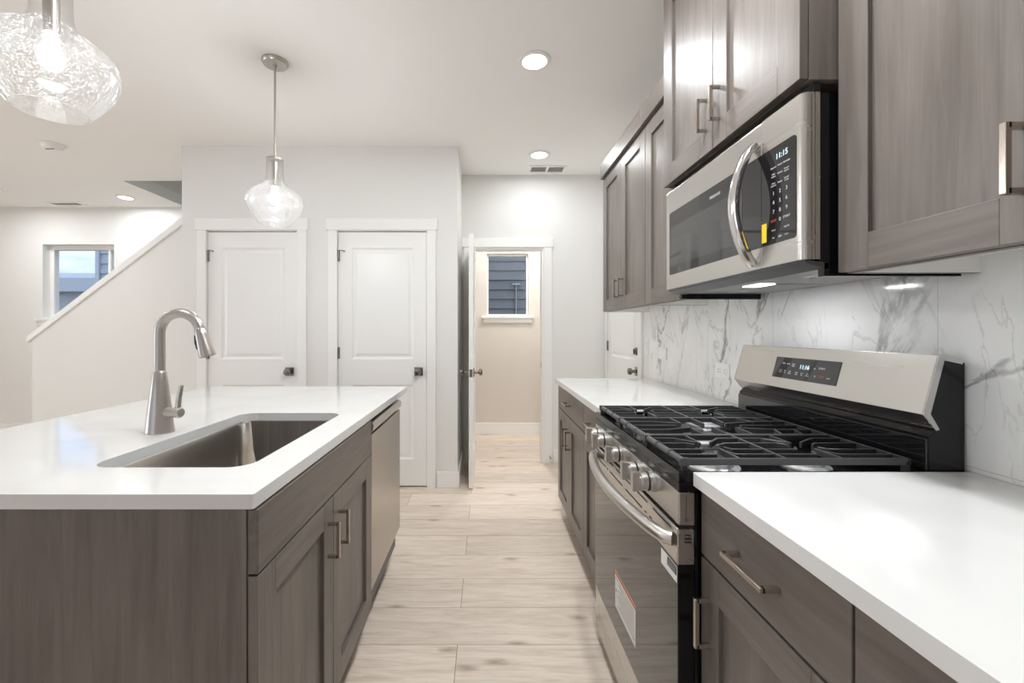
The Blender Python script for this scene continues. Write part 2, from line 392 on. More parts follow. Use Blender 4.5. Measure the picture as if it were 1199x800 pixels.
# ------------------------------------------------------------------ mesh helpers
OFF = {}
class MB:
    def __init__(self, mat=None):
        self.bm = bmesh.new(); self.T = mat or Matrix.Identity(4)
    def v(self, p): return self.bm.verts.new(self.T @ Vector(p))
    def face(self, vs, mi=0):
        try:
            f = self.bm.faces.new(vs); f.material_index = mi; return f
        except ValueError: return None
    def box(self, x0, x1, y0, y1, z0, z1, mi=0):
        x0, x1 = sorted((x0, x1)); y0, y1 = sorted((y0, y1)); z0, z1 = sorted((z0, z1))
        p = [self.v((x, y, z)) for x in (x0, x1) for y in (y0, y1) for z in (z0, z1)]
        for q in ((0, 1, 3, 2), (4, 6, 7, 5), (0, 4, 5, 1), (2, 3, 7, 6), (0, 2, 6, 4), (1, 5, 7, 3)):
            self.face([p[i] for i in q], mi)
        return self
    def prism(self, poly, axis, a, b, mi=0):
        # poly: 2D points in the plane across axis ('Y': (x,z), 'X': (y,z), 'Z': (x,y))
        def P(q, t):
            return {'Y': (q[0], t, q[1]), 'X': (t, q[0], q[1]), 'Z': (q[0], q[1], t)}[axis]
        A = [self.v(P(q, a)) for q in poly]; B = [self.v(P(q, b)) for q in poly]
        n = len(poly)
        self.face(A, mi); self.face(B[::-1], mi)
        for i in range(n): self.face([A[i], B[i], B[(i + 1) % n], A[(i + 1) % n]], mi)
        return self
    def loft(self, loops, cap0=True, cap1=True, mi=0, close=True):
        L = [[self.v(p) for p in lp] for lp in loops]
        n = len(L[0])
        for a, b in zip(L, L[1:]):
            for i in range(n if close else n - 1):
                self.face([a[i], a[(i + 1) % n], b[(i + 1) % n], b[i]], mi)
        if cap0: self.face(L[0][::-1], mi)
        if cap1: self.face(L[-1], mi)
        return self
    def lathe(self, prof, c, axis=(0, 0, 1), n=32, cap0=True, cap1=True, mi=0):
        # prof: (radius, distance along axis)
        ax = Vector(axis).normalized(); u = ax.orthogonal().normalized(); w = ax.cross(u)
        c = Vector(c)
        loops = [[c + ax * h + (u * math.cos(2 * PI * k / n) + w * math.sin(2 * PI * k / n)) * max(r, 1e-5) for k in range(n)] for r, h in prof]
        return self.loft(loops, cap0, cap1, mi)
    def cyl(self, p0, p1, r0, r1=None, n=24, mi=0):
        p0 = Vector(p0); p1 = Vector(p1)
        return self.lathe([(r0, 0), (r0 if r1 is None else r1, (p1 - p0).length)], p0, p1 - p0, n, mi=mi)
    def sweep(self, pts, sec, up, mi=0, scale=None):
        # sec: 2D section (side, up) swept along pts; up is a fixed vector
        up = Vector(up).normalized(); pts = [Vector(p) for p in pts]; loops = []
        for i, p in enumerate(pts):
            t = (pts[min(i + 1, len(pts) - 1)] - pts[max(i - 1, 0)]).normalized()
            s = t.cross(up).normalized(); u = s.cross(t).normalized()
            k = 1.0 if scale is None else scale[i]
            mit = 1.0
            if 0 < i < len(pts) - 1:
                a = (pts[i] - pts[i - 1]).normalized(); mit = 1.0 / max(0.4, abs(a.dot(t)))
            loops.append([p + s * (a_ * k * mit) + u * (b_ * k) for a_, b_ in sec])
        return self.loft(loops, mi=mi)
    def tube(self, pts, r, up=(0, 1, 0), n=20, mi=0, scale=None):
        return self.sweep(pts, [(r * math.cos(2 * PI * k / n), r * math.sin(2 * PI * k / n)) for k in range(n)], up, mi, scale)
    def bar(self, pts, w, h, up=(0, 0, 1), mi=0):
        return self.sweep(pts, [(-w / 2, -h / 2), (w / 2, -h / 2), (w / 2, h / 2), (-w / 2, h / 2)], up, mi)
    def build(self, name, mats, parent=None, smooth=False, bevel=0.0, seg=2, angle=35):
        bmesh.ops.remove_doubles(self.bm, verts=self.bm.verts, dist=1e-7) if False else None
        bmesh.ops.recalc_face_normals(self.bm, faces=self.bm.faces)
        if parent is not None:
            bmesh.ops.translate(self.bm, verts=self.bm.verts, vec=-OFF[parent.name])
        me = bpy.data.meshes.new(name); self.bm.to_mesh(me); self.bm.free()
        for mm in (mats if isinstance(mats, (list, tuple)) else [mats]): me.materials.append(mm)
        o = bpy.data.objects.new(name, me); COL.objects.link(o)
        if parent is not None:
            o.parent = parent; OFF[o.name] = OFF[parent.name]
        else:
            OFF[o.name] = Vector((0, 0, 0))
        if smooth:
            me.polygons.foreach_set('use_smooth', [True] * len(me.polygons))
            e = o.modifiers.new('es', 'EDGE_SPLIT'); e.split_angle = math.radians(angle)
        if bevel > 0:
            b = o.modifiers.new('bevel', 'BEVEL'); b.width = bevel; b.segments = seg; b.limit_method = 'ANGLE'; b.angle_limit = math.radians(angle)
        return o

def thing(name, label, cat, loc, group=None):
    o = bpy.data.objects.new(name, None); COL.objects.link(o)
    o.empty_display_size = 0.05
    o.location = loc; OFF[o.name] = Vector(loc)
    o['label'] = label; o['category'] = cat
    if group: o['group'] = group
    return o
def tag(o, label, cat, group=None):
    o['label'] = label; o['category'] = cat
    if group: o['group'] = group
    return o
def struct(o, label=None, cat=None):
    o['kind'] = 'structure'
    if label: o['label'] = label
    if cat: o['category'] = cat
    return o
def sroot(name, loc, label, cat):
    return struct(thing(name, label, cat, loc))
def copy_tree(o, parent=None):
    c = o.copy(); COL.objects.link(c)
    if parent is not None: c.parent = parent
    for ch in list(o.children): copy_tree(ch, c)
    return c
def text_mesh(name, body, size, mat_world, material, parent, depth=0.0004, align='CENTER', sx=1.0):
    cu = bpy.data.curves.new(name, 'FONT'); cu.body = body; cu.size = size; cu.extrude = depth / 2
    cu.align_x = align; cu.align_y = 'CENTER'; cu.resolution_u = 3
    t = bpy.data.objects.new(name, cu); COL.objects.link(t)
    bpy.context.view_layer.update()
    me = bpy.data.meshes.new_from_object(t.evaluated_get(bpy.context.evaluated_depsgraph_get()))
    bpy.data.objects.remove(t)
    me.transform(Matrix.Diagonal((sx, 1, 1, 1)))
    me.transform(mat_world); me.transform(Matrix.Translation(-OFF[parent.name]))
    me.materials.clear(); me.materials.append(material)
    o = bpy.data.objects.new(name, me); COL.objects.link(o); o.parent = parent
    OFF[o.name] = OFF[parent.name]
    return o
def rrect(x0, x1, y0, y1, r, n=8):
    pts = []
    for cx, cy, a in ((x1 - r, y1 - r, 0), (x0 + r, y1 - r, 90), (x0 + r, y0 + r, 180), (x1 - r, y0 + r, 270)):
        for k in range(n + 1):
            t = math.radians(a + 90 * k / n); pts.append((cx + r * math.cos(t), cy + r * math.sin(t)))
    return pts

# ------------------------------------------------------------------ dimensions
CEIL = 2.72
XW = 1.135           # face of the right wall
XT = 1.125           # face of its tile
YP = 3.403           # pantry wall
YB = 4.03            # wall with the doorway
YH = 5.166           # end wall of the room beyond
YL = 5.086           # far wall of the living side
XL = -7.2
YR = -3.3            # wall behind the camera

# ------------------------------------------------------------------ structure
struct(MB().box(XL - .1, XW + .12, YR - .1, YH + .12, -0.08, 0).build('floor', M['floor']), 'pale oak plank floor with plank seams running across the aisle', 'floor')
c = MB()
SX0, SX1, SY0 = -3.56, -2.42, 4.185      # opening over the stair
c.box(XL - .1, XW + .12, YR - .1, SY0, CEIL, CEIL + .12)
c.box(XL - .1, SX0, SY0, YL + .12, CEIL, CEIL + .12)
c.box(SX1, XW + .12, SY0, YH + .12, CEIL, CEIL + .12)
struct(c.build('ceiling', M['ceil']), 'white flat painted ceiling with an opening over the stair', 'ceiling')
w = MB()
w.box(SX0 - .1, SX0, SY0, YL + .1, CEIL + .12, CEIL + 1.6)
w.box(SX1, SX1 + .1, SY0, YL + .1, CEIL + .12, CEIL + 1.6)
w.box(SX0 - .1, SX1 + .1, SY0 - .1, SY0, CEIL + .12, CEIL + 1.6)
w.box(SX0 - .1, SX1 + .1, YL, YL + .1, CEIL + .12, CEIL + 1.6)
w.box(SX0 - .1, SX1 + .1, SY0 - .1, YL + .1, CEIL + 1.6, CEIL + 1.7)
struct(w.build('wall_stairwell', M['wall']), 'shaded walls of the stairwell above the ceiling opening', 'wall')

# right wall with a door opening
DR0, DR1, DRT = 3.15, 3.99, 2.04
w = MB()
w.box(XW, XW + .12, YR - .1, DR0, 0, CEIL); w.box(XW, XW + .12, DR1, YH + .12, 0, CEIL); w.box(XW, XW + .12, DR0, DR1, DRT, CEIL)
struct(w.build('wall_right', M['wall']), 'pale right wall behind the cabinets and range', 'wall')
struct(MB().box(XT, XW - .0005, -1.6, 2.945, .9195, 1.374 + .045).build('backsplash', M['marble']), 'glossy white marble tile backsplash with grey veins', 'backsplash')

# pantry walls
P1 = (-2.222, -1.500); P2 = (-1.181, -.471); PT = 2.042
XPL, XPR = -2.423, -.2267
w = MB()
for a, b in ((XPL, P1[0]), (P1[1], P2[0]), (P2[1], XPR)): w.box(a, b, YP, YP + .115, 0, CEIL)
w.box(P1[0], P1[1], YP, YP + .115, PT, CEIL); w.box(P2[0], P2[1], YP, YP + .115, PT, CEIL)
w.box(XPR - .115, XPR, YP + .115, YB, 0, CEIL)
w.box(XPL, XPL + .115, YP + .115, YL, 0, CEIL)
struct(w.build('wall_pantry', M['wall']), 'pale wall block holding the two white closet doors', 'wall')
# wall with the doorway
OD = (-.135, .543); ODT = 2.035
w = MB()
w.box(XPL + .115, OD[0], YB, YB + .115, 0, CEIL); w.box(OD[1], XW, YB, YB + .115, 0, CEIL); w.box(OD[0], OD[1], YB, YB + .115, ODT, CEIL)
struct(w.build('wall_back', M['wall']), 'pale wall with the open doorway at the end of the aisle', 'wall')
# room beyond
HW = (.009, .515, 1.431, 2.185)
w = MB()
w.box(-1.3, HW[0], YH, YH + .14, 0, CEIL); w.box(HW[1], XW, YH, YH + .14, 0, CEIL)
w.box(HW[0], HW[1], YH, YH + .14, 0, HW[2]); w.box(HW[0], HW[1], YH, YH + .14, HW[3], CEIL)
w.box(-1.42, -1.3, YB + .115, YH + .14, 0, CEIL)
struct(w.build('wall_laundry', M['wall_warm']), 'warm beige wall seen through the open doorway', 'wall')
# far wall of the living side with a window
LW = (-5.28, -4.43, 1.40, 2.28)
w = MB()
w.box(XL - .1, LW[0], YL, YL + .15, 0, CEIL); w.box(LW[1], XPL + .115, YL, YL + .15, 0, CEIL)
w.box(LW[0], LW[1], YL, YL + .15, 0, LW[2]); w.box(LW[0], LW[1], YL, YL + .15, LW[3], CEIL)
struct(w.build('wall_far', M['wall']), 'pale far wall behind the stair with a window', 'wall')
# side wall and wall behind the camera, with large glazed openings added for light
w = MB()
LO = (-1.2, 1.6, .5, 2.2)
w.box(XL - .12, XL, YR - .1, LO[0], 0, CEIL); w.box(XL - .12, XL, LO[1], YL + .15, 0, CEIL)
w.box(XL - .12, XL, LO[0], LO[1], 0, LO[2]); w.box(XL - .12, XL, LO[0], LO[1], LO[3], CEIL)
struct(w.build('wall_left', M['wall']), 'pale left wall of the living area', 'wall')
RO = (-3.9, -1.5, .05, 2.15)
w = MB()
w.box(XL - .12, RO[0], YR - .12, YR, 0, CEIL); w.box(RO[1], XW + .12, YR - .12, YR, 0, CEIL)
w.box(RO[0], RO[1], YR - .12, YR, RO[3], CEIL); w.box(RO[0], RO[1], YR - .12, YR, 0, RO[2])
struct(w.build('wall_rear', M['wall']), 'pale wall behind the viewer with an added glazed opening', 'wall')

# stair half wall with a sloped cap
KY = 4.15
kx0, kx1 = -4.41, -2.43
slope = 0.760
kz0 = 1.165
def capz(x): return kz0 + (x - kx0) * slope
struct(MB().prism([(kx0, 0), (kx1, 0), (kx1, min(capz(kx1), CEIL)), (kx0, capz(kx0))], 'Y', KY, KY + .115).build('wall_stair', M['wall']),
       'sloping half wall beside the stair', 'wall')
t_ = .075
struct(MB().prism([(kx0 - .035, capz(kx0 - .035) - .002), (kx1, capz(kx1) - .002), (kx1, capz(kx1) + t_), (kx0 - .035, capz(kx0 - .035) + t_ - .02)], 'Y', KY - .022, KY + .137).build('trim_1', M['trim'], bevel=.003),
       'white sloping cap board on the stair half wall', 'trim')

# baseboards
def baseboard(name, boxes, label):
    b = MB()
    for q in boxes: b.box(*q)
    struct(b.build(name, M['trim'], bevel=.004), label, 'baseboard')
bt = .015; bh = .128
baseboard('baseboard_pantry', [(-.393, XPR + bt, YP - bt, YP, 0, bh), (-1.41, -1.262, YP - bt, YP, 0, bh), (XPR, XPR + bt, YP, YB - .02, 0, bh)], 'white baseboard round the corner by the open door')
baseboard('baseboard_back', [(.636, XW - bt, YB - bt, YB, 0, bh)], 'white baseboard right of the doorway')
baseboard('baseboard_laundry', [(-1.3, XW - bt, YH - bt, YH, 0, .14)], 'white baseboard under the window beyond the doorway')
baseboard('baseboard_far', [(XL, XPL, YL - bt, YL, 0, .15)], 'white baseboard along the far wall by the stair')

# ---- panelled doors
def panel_loops(mb, u0, u1, v0, v1, w0, mi=0):
    # moulded panel: a cove round a slightly raised field; w grows towards the viewer
    steps = ((0, 0), (.014, -.009), (.026, -.009), (.045, -.003))
    loops = [[(u0 + i, v0 + i, w0 + d), (u1 - i, v0 + i, w0 + d), (u1 - i, v1 - i, w0 + d), (u0 + i, v1 - i, w0 + d)] for i, d in steps]
    mb.loft(loops, cap0=False, cap1=True, mi=mi)
def door_slab(T, wd, ht, th=.035, both=False):
    # local: u across, v up, w out of the visible face (w = 0)
    mb = MB(T)
    s = .105
    rails = ((0, .21), (.805, 1.01), (ht - .125, ht))
    def face(w0, flip):
        pr = [(0, s), (s, wd - s), (wd - s, wd)]
        for (a, b) in (pr[0], pr[2]):
            mb.face([mb.v((a, 0, w0)), mb.v((b, 0, w0)), mb.v((b, ht, w0)), mb.v((a, ht, w0))])
        for (a, b) in rails:
            mb.face([mb.v((s, a, w0)), mb.v((wd - s, a, w0)), mb.v((wd - s, b, w0)), mb.v((s, b, w0))])
        for (a, b) in ((rails[0][1], rails[1][0]), (rails[1][1], rails[2][0])):
            if not flip: panel_loops(mb, s, wd - s, a, b, w0)
            else:
                st = ((0, 0), (.014, .009), (.026, .009), (.045, .003))
                mb.loft([[(s + i, a + i, w0 + d), (wd - s - i, a + i, w0 + d), (wd - s - i, b - i, w0 + d), (s + i, b - i, w0 + d)] for i, d in st], cap0=False, cap1=True)
    face(0, False); face(-th, True)
    for q in (((0, 0), (0, ht)), ((wd, 0), (wd, ht)), ((0, 0), (wd, 0)), ((0, ht), (wd, ht))):
        (a, b), (c_, d) = q
        mb.face([mb.v((a, b, 0)), mb.v((c_, d, 0)), mb.v((c_, d, -th)), mb.v((a, b, -th))])
    bmesh.ops.remove_doubles(mb.bm, verts=mb.bm.verts, dist=1e-5)
    return mb
def T_face(origin, u, v):
    u = Vector(u); v = Vector(v); w_ = u.cross(v)
    m = Matrix.Identity(4)
    for i in range(3): m[i][0] = u[i]; m[i][1] = v[i]; m[i][2] = w_[i]; m[i][3] = origin[i]
    return m
def knob(mbT, name, parent, u, v, square=True):
    k = MB(mbT)
    k.box(u - .033, u + .033, v - .033, v + .033, .0005, .009)
    k.lathe([(.013, 0), (.012, .03), (.024, .036), (.028, .048), (.024, .060), (.012, .064)], (u, v, .009), (0, 0, 1), 20)
    return k.build(name, M['knobnickel'], parent, smooth=True, bevel=.001)
def hinge(T, parent, u, v):
    h = MB(T); h.cyl((u, v - .045, .006), (u, v + .045, .006), .0065, n=10); h.box(u, u + .012, v - .045, v + .045, .0003, .003)
    return h.build('hinge', M['knobnickel'], parent, smooth=True)

def closet_door(n, x0, x1, label, lab2):
    zb = .012
    T = T_face((x0 + .003, YP + .006, zb), (1, 0, 0), (0, 0, 1))
    r = sroot('door_%d' % n, ((x0 + x1) / 2, YP, 0), label, 'door')
    wd = x1 - x0 - .006; ht = PT - .006 - zb
    door_slab(T, wd, ht).build('slab', M['door'], r)
    knob(T, 'door_knob', r, wd - .062, .912)
    for v in (.2, 1.06, 1.835): hinge(T, r, .001, v)
    h = MB(T); h.tube([(.0, 1.875, .012), (.03, 1.877, .02), (.055, 1.868, .026)], .003, (0, 0, 1), 8); h.cyl((.055, 1.868, .022), (.055, 1.868, .03), .006, n=10)
    h.build('hinge_stop', M['knobnickel'], r, smooth=True)
    # casing
    k = MB()
    k.box(x0 - .073, x0 - .001, YP - .018, YP, 0, PT + .006); k.box(x1 + .001, x1 + .073, YP - .018, YP, 0, PT + .006)
    k.box(x0 - .087, x1 + .087, YP - .022, YP, PT + .006, PT + .098)
    struct(k.build('trim_%d' % (n + 1), M['trim'], bevel=.002), lab2, 'trim')
closet_door(1, P1[0], P1[1], 'white two panel closet door on the left, behind the faucet', 'white casing around the left closet door')
closet_door(2, P2[0], P2[1], 'white two panel closet door on the right, beyond the dishwasher', 'white casing around the right closet door')

# doorway casing and jamb
k = MB()
k.box(OD[0] - .072, OD[0] - .001, YB - .018, YB, 0, ODT); k.box(OD[1] + .001, OD[1] + .078, YB - .018, YB, 0, ODT)
k.box(XPR + .002, OD[1] + .092, YB - .022, YB, ODT, ODT + .085)
k.box(OD[0], OD[0] + .018, YB - .001, YB + .115, 0, ODT - .018); k.box(OD[1] - .018, OD[1], YB - .001, YB + .115, 0, ODT - .018); k.box(OD[0], OD[1], YB - .001, YB + .115, ODT - .018, ODT)
struct(k.build('trim_4', M['trim'], bevel=.002), 'white casing and jamb of the open doorway', 'trim')
# open door, swung towards the kitchen
r = sroot('door_3', (-.117, YB, 0), 'white panel door standing open into the kitchen at the doorway', 'door')
T = T_face((-.100, 3.352, .012), (0, 1, 0), (0, 0, 1))
dl = YB - .026 - 3.352
door_slab(T, dl, 2.0).build('slab', M['door'], r)
knob(T, 'door_knob', r, .062, .905)
T2 = T_face((-.135, 3.352 + dl, .012), (0, -1, 0), (0, 0, 1))
knob(T2, 'door_knob', r, dl - .062, .905)
MB().box(-.130, -.105, 3.350, 3.3525, .885, .945).box(-.122, -.113, 3.342, 3.3505, .907, .925).build('latch_plate', M['knobnickel'], r)
st = MB().cyl((.60, YB - .019, .07), (.60, YB - .075, .07), .006, n=10).cyl((.60, YB - .075, .07), (.60, YB - .085, .07), .009, n=10)
tag(st.build('door_stop', M['nickel'], smooth=True), 'small spring door stop low on the casing right of the doorway', 'door stop')
# strike plate on the jamb
struct(MB().box(OD[1] - .0195, OD[1] - .018, YB + .03, YB + .05, .90, .955).build('trim_5', M['knobnickel']), 'dark strike plate on the doorway jamb', 'strike plate')

# door in the right wall beyond the cabinets
r = sroot('door_4', (XW, (DR0 + DR1) / 2, 0), 'white panel door in the right wall past the far counter', 'door')
T = T_face((XW + .006, DR1 - .003, .012), (0, -1, 0), (0, 0, 1))
wd = DR1 - DR0 - .006
door_slab(T, wd, DRT - .018).build('slab', M['door'], r)
for v in (.2, 1.10, 1.8): hinge(T, r, .002, v)
k = MB(T); k.box(wd - .095, wd - .035, 1.05, 1.11, .0005, .009); k.lathe([(.022, 0), (.022, .012)], (wd - .065, 1.08, .009), (0, 0, 1), 16); k.box(wd - .069, wd - .061, 1.06, 1.10, .02, .032)
k.build('deadbolt', M['knobnickel'], r, smooth=True, bevel=.001)
knob(T, 'door_knob', r, wd - .065, .93)
k = MB()
k.box(XW - .018, XW, DR0 - .073, DR0 - .001, 0, DRT + .01); k.box(XW - .018, XW, DR1 + .001, YB - .018, 0, DRT + .01); k.box(XW - .022, XW, DR0 - .087, YB - .024, DRT + .01, DRT + .10)
struct(k.build('trim_6', M['trim'], bevel=.002), 'white casing round the door in the right wall', 'trim')

# ---- windows
def window(n, x0, x1, y0, z0, z1, depth, label, fw=.03, mull=None, apron=True):
    r = sroot('window_%d' % n, ((x0 + x1) / 2, y0, z0), label, 'window')
    f = MB(); ya = y0 + depth - .045; yb = y0 + depth + .02
    f.box(x0, x0 + fw, ya, yb, z0, z1); f.box(x1 - fw, x1, ya, yb, z0, z1); f.box(x0 + fw, x1 - fw, ya, yb, z0, z0 + fw); f.box(x0 + fw, x1 - fw, ya, yb, z1 - fw, z1)
    if mull: f.box(mull - .014, mull + .014, ya, yb, z0 + fw, z1 - fw)
    f.build('window_frame', M['trim'], r, bevel=.002)
    MB().box(x0 + fw, x1 - fw, ya + .02, ya + .026, z0 + fw, z1 - fw).build('pane', M['pane'], r)
    s = MB(); s.box(x0 - .06, x1 + .06, y0 - .045, y0 - .0005, z0 - .028, z0 + .002)
    s.box(x0 + .001, x1 - .001, y0 - .001, ya, z0 + .0002, z0 + .002)
    if apron: s.box(x0 - .04, x1 + .04, y0 - .02, y0 - .0005, z0 - .085, z0 - .028)
    s.build('window_sill', M['trim'], r, bevel=.003)
    return r
window(1, LW[0], LW[1], YL, LW[2], LW[3], .13, 'white framed window behind the stair half wall, showing blue sky', .05, mull=-4.56)
window(2, HW[0], HW[1], YH, HW[2], HW[3], .10, 'white framed window beyond the doorway, facing grey lap siding', .022)
# unseen glazed openings added as light sources, with frames and panes
r = sroot('window_3', ((RO[0] + RO[1]) / 2, YR, RO[2]), 'large unseen glazed patio door added behind the viewer to light the room', 'window')
f = MB(); xm = (RO[0] + RO[1]) / 2
for a, b in ((RO[0], RO[0] + .07), (xm - .05, xm + .05), (RO[1] - .07, RO[1])): f.box(a, b, YR - .09, YR - .03, RO[2], RO[3])
f.box(RO[0], RO[1], YR - .09, YR - .03, RO[2], RO[2] + .08); f.box(RO[0], RO[1], YR - .09, YR - .03, RO[3] - .07, RO[3])
f.build('window_frame', M['trim'], r); MB().box(RO[0] + .07, RO[1] - .07, YR - .063, YR - .057, RO[2] + .08, RO[3] - .07).build('pane', M['pane'], r)
r = sroot('window_4', (XL, (LO[0] + LO[1]) / 2, LO[2]), 'wide unseen window added in the left wall to light the room', 'window')
f = MB(); ym = (LO[0] + LO[1]) / 2
for a, b in ((LO[0], LO[0] + .06), (ym - .03, ym + .03), (LO[1] - .06, LO[1])): f.box(XL - .09, XL - .03, a, b, LO[2], LO[3])
f.box(XL - .09, XL - .03, LO[0], LO[1], LO[2], LO[2] + .06); f.box(XL - .09, XL - .03, LO[0], LO[1], LO[3] - .06, LO[3])
f.build('window_frame', M['trim'], r); MB().box(XL - .063, XL - .057, LO[0] + .06, LO[1] - .06, LO[2] + .06, LO[3] - .06).build('pane', M['pane'], r)

area_light('fill_patio', ((RO[0] + RO[1]) / 2, YR - .10, (RO[2] + RO[3]) / 2), RO[1] - RO[0] - .1, RO[3] - RO[2] - .1, PATIO_W, (PI / 2, 0, 0), (.97, .985, 1.0))  # area lamp added outside the unseen patio door in place of daylight
area_light('fill_side', (XL - .10, (LO[0] + LO[1]) / 2, (LO[2] + LO[3]) / 2), LO[1] - LO[0] - .1, LO[3] - LO[2] - .1, SIDE_W, (PI / 2, 0, -PI / 2), (.97, .985, 1.0))  # area lamp added outside the unseen left window in place of daylight
# ---- outside
struct(MB().box(-40, 30, YH + .3, 40, -.6, -.5).build('ground', M['grass']), 'ground outside the windows', 'ground')
def lap_wall(mb, x0, x1, y, z0, z1, pitch, first=0.0):
    z = z0 + first
    while z < z1:
        mb.prism([(y - .016, z + .004), (y + .02, z + .004), (y + .02, z + pitch), (y + .012, z + pitch)], 'X', x0, x1); z += pitch
h = thing('neighbour_house', 'grey lap sided house wall close outside the window beyond the doorway', 'house', (.4, 7.2, -.5), 'houses outside the windows')
mb = MB(); lap_wall(mb, -1.5, 3.2, 7.2, -.5, 4.6, .160, .045); mb.box(-1.5, 3.2, 7.22, 10.5, -.5, 4.6)
mb.build('siding', M['siding'], h)
MB().box(.50, .515, 7.16, 7.199, -.5, 2.02).box(.44, .575, 7.15, 7.199, 2.02, 2.05).build('downspout', M['roof'], h)
h = thing('neighbour_house', 'pale lap sided house corner at the right edge of the stair window', 'house', (-6.8, 8.2, -.5), 'houses outside the windows')
mb = MB(); lap_wall(mb, -7.42, -4.2, 8.2, -.5, 5.2, .19); mb.box(-7.42, -4.2, 8.22, 12.0, -.5, 5.2); mb.build('siding', M['siding_light'], h)
MB().box(-7.47, -7.40, 8.16, 8.24, -.5, 5.2).build('corner_board', M['fascia'], h)
h = thing('neighbour_house', 'low grey house with a pale roof edge under the blue sky in the stair window', 'house', (-13.5, 14.2, -.5), 'houses outside the windows')
MB().box(-20, -9.2, 14.4, 19, -.5, 2.62).build('siding', M['roof'], h)
MB().prism([(14.0, 2.55), (16.7, 3.4), (19.4, 2.55), (19.4, 2.66), (16.7, 3.52), (14.0, 3.0)], 'X', -20.4, -8.9).build('roof', M['fascia'], h)

# ------------------------------------------------------------------ cabinets
WV, WH, WX = M['wood_z'], M['wood_y'], M['wood_x']
def bar_pull(parent, fx, sgn, y, z, length, vertical):
    # fx: face plane, sgn: direction away from the face
    mb = MB(); b = .0047; pr = .030
    x1 = fx + sgn * pr
    if vertical:
        mb.box(x1 - b, x1 + b, y - b, y + b, z - length / 2, z + length / 2)
        for q in (-1, 1): mb.box(fx + sgn * .0004, x1, y - b, y + b, z + q * (length / 2 - b) - b, z + q * (length / 2 - b) + b)
    else:
        mb.box(x1 - b, x1 + b, y - length / 2, y + length / 2, z - b, z + b)
        for q in (-1, 1): mb.box(fx + sgn * .0004, x1, y + q * (length / 2 - b) - b, y + q * (length / 2 - b) + b, z - b, z + b)
    return mb.build('handle', M['pull'], parent, bevel=.0008)
def shaker(parent, fx, sgn, y0, y1, z0, z1, name='door', stile=.072, th=.020):
    mb = MB(); xb = fx - sgn * th; rec = fx - sgn * .010
    mb.box(xb, fx, y0, y0 + stile, z0, z1, 0); mb.box(xb, fx, y1 - stile, y1, z0, z1, 0)
    mb.box(xb, fx, y0 + stile, y1 - stile, z0, z0 + stile, 1); mb.box(xb, fx, y0 + stile, y1 - stile, z1 - stile, z1, 1)
    mb.box(xb, rec, y0 + stile - .002, y1 - stile + .002, z0 + stile - .002, z1 - stile + .002, 0)
    return mb.build(name, [WV, WH], parent, bevel=.0012)
def slab_drawer(parent, fx, sgn, y0, y1, z0, z1, name='drawer', th=.020):
    return MB().box(fx - sgn * th, fx, y0, y1, z0, z1).build(name, WH, parent, bevel=.0015)

# island
IX = -.460
g = .0015
r = thing('sink_base_cabinet', 'grey brown sink cabinet at the near end of the island, two shaker doors', 'cabinet', (-.77, 1.288, 0))
mb = MB(); xb = IX - .0215
mb.box(xb - .018, xb, .866, 1.7145, .115, .887)                           # face frame
mb.box(-1.07, xb - .018, .866, .884, .115, .887); mb.box(-1.07, xb - .018, 1.697, 1.7145, .115, .887)
mb.box(-1.07, xb - .018, .884, 1.697, .115, .133); mb.box(-1.088, -1.07, .866, 1.7145, .115, .887)
mb.build('body', WV, r)
MB().box(-.56, -.545, .868, 1.7145, 0, .115).build('toe_kick', M['toe'], r)
slab_drawer(r, IX, 1, .862, 1.7145, .754, .884, 'false_drawer')
d = shaker(r, IX, 1, .862, 1.288 - g, .135, .749); bar_pull(d, IX, 1, 1.245, .636, .104, True)
d = shaker(r, IX, 1, 1.288 + g, 1.7145, .135, .749); bar_pull(d, IX, 1, 1.331, .636, .104, True)
MB().box(-1.60, -.4835, .8615, .8655, 0, .888).build('end_panel', WV, r, bevel=.001)
MB().box(-1.60, -1.582, .8665, 2.30, 0, .888).build('side_panel', WV, r, bevel=.001)
MB().box(-1.582, -.56, 2.2845, 2.30, 0, .888).build('end_panel', WV, r, bevel=.001)

# dishwasher
DY0, DY1 = 1.7175, 2.283
r = thing('dishwasher', 'stainless steel dishwasher built into the island next to the sink cabinet', 'dishwasher', (-.76, 2.0, 0))
MB().box(-1.05, IX - .024, DY0 + .004, DY1 - .004, .10, .878).build('tub', M['charcoal'], r)
MB().box(-.56, -.545, DY0 + .004, DY1 - .004, .0, .099).build('toe_kick', M['blackmat'], r)
d = MB().prism([(IX - .023, .20), (IX, .20), (IX, .828), (IX - .023, .828)], 'Y', DY0, DY1).build('door', M['steel_dark'], r, bevel=.002)
mb = MB().prism([(IX - .023, .833), (IX - .006, .833), (IX + .004, .842), (IX + .009, .862), (IX + .004, .877), (IX - .023, .881)], 'Y', DY0, DY1)
s_ = mb.build('control_strip', M['steel_y'], r, bevel=.001)
MB().box(IX - .004, IX + .0012, 1.90, 2.02, .829, .841).build('handle_pocket', M['slot'], s_)
MB().box(IX - .10, IX - .03, DY0, DY1, .8815, .8885).build('top_seal', M['slot'], r)

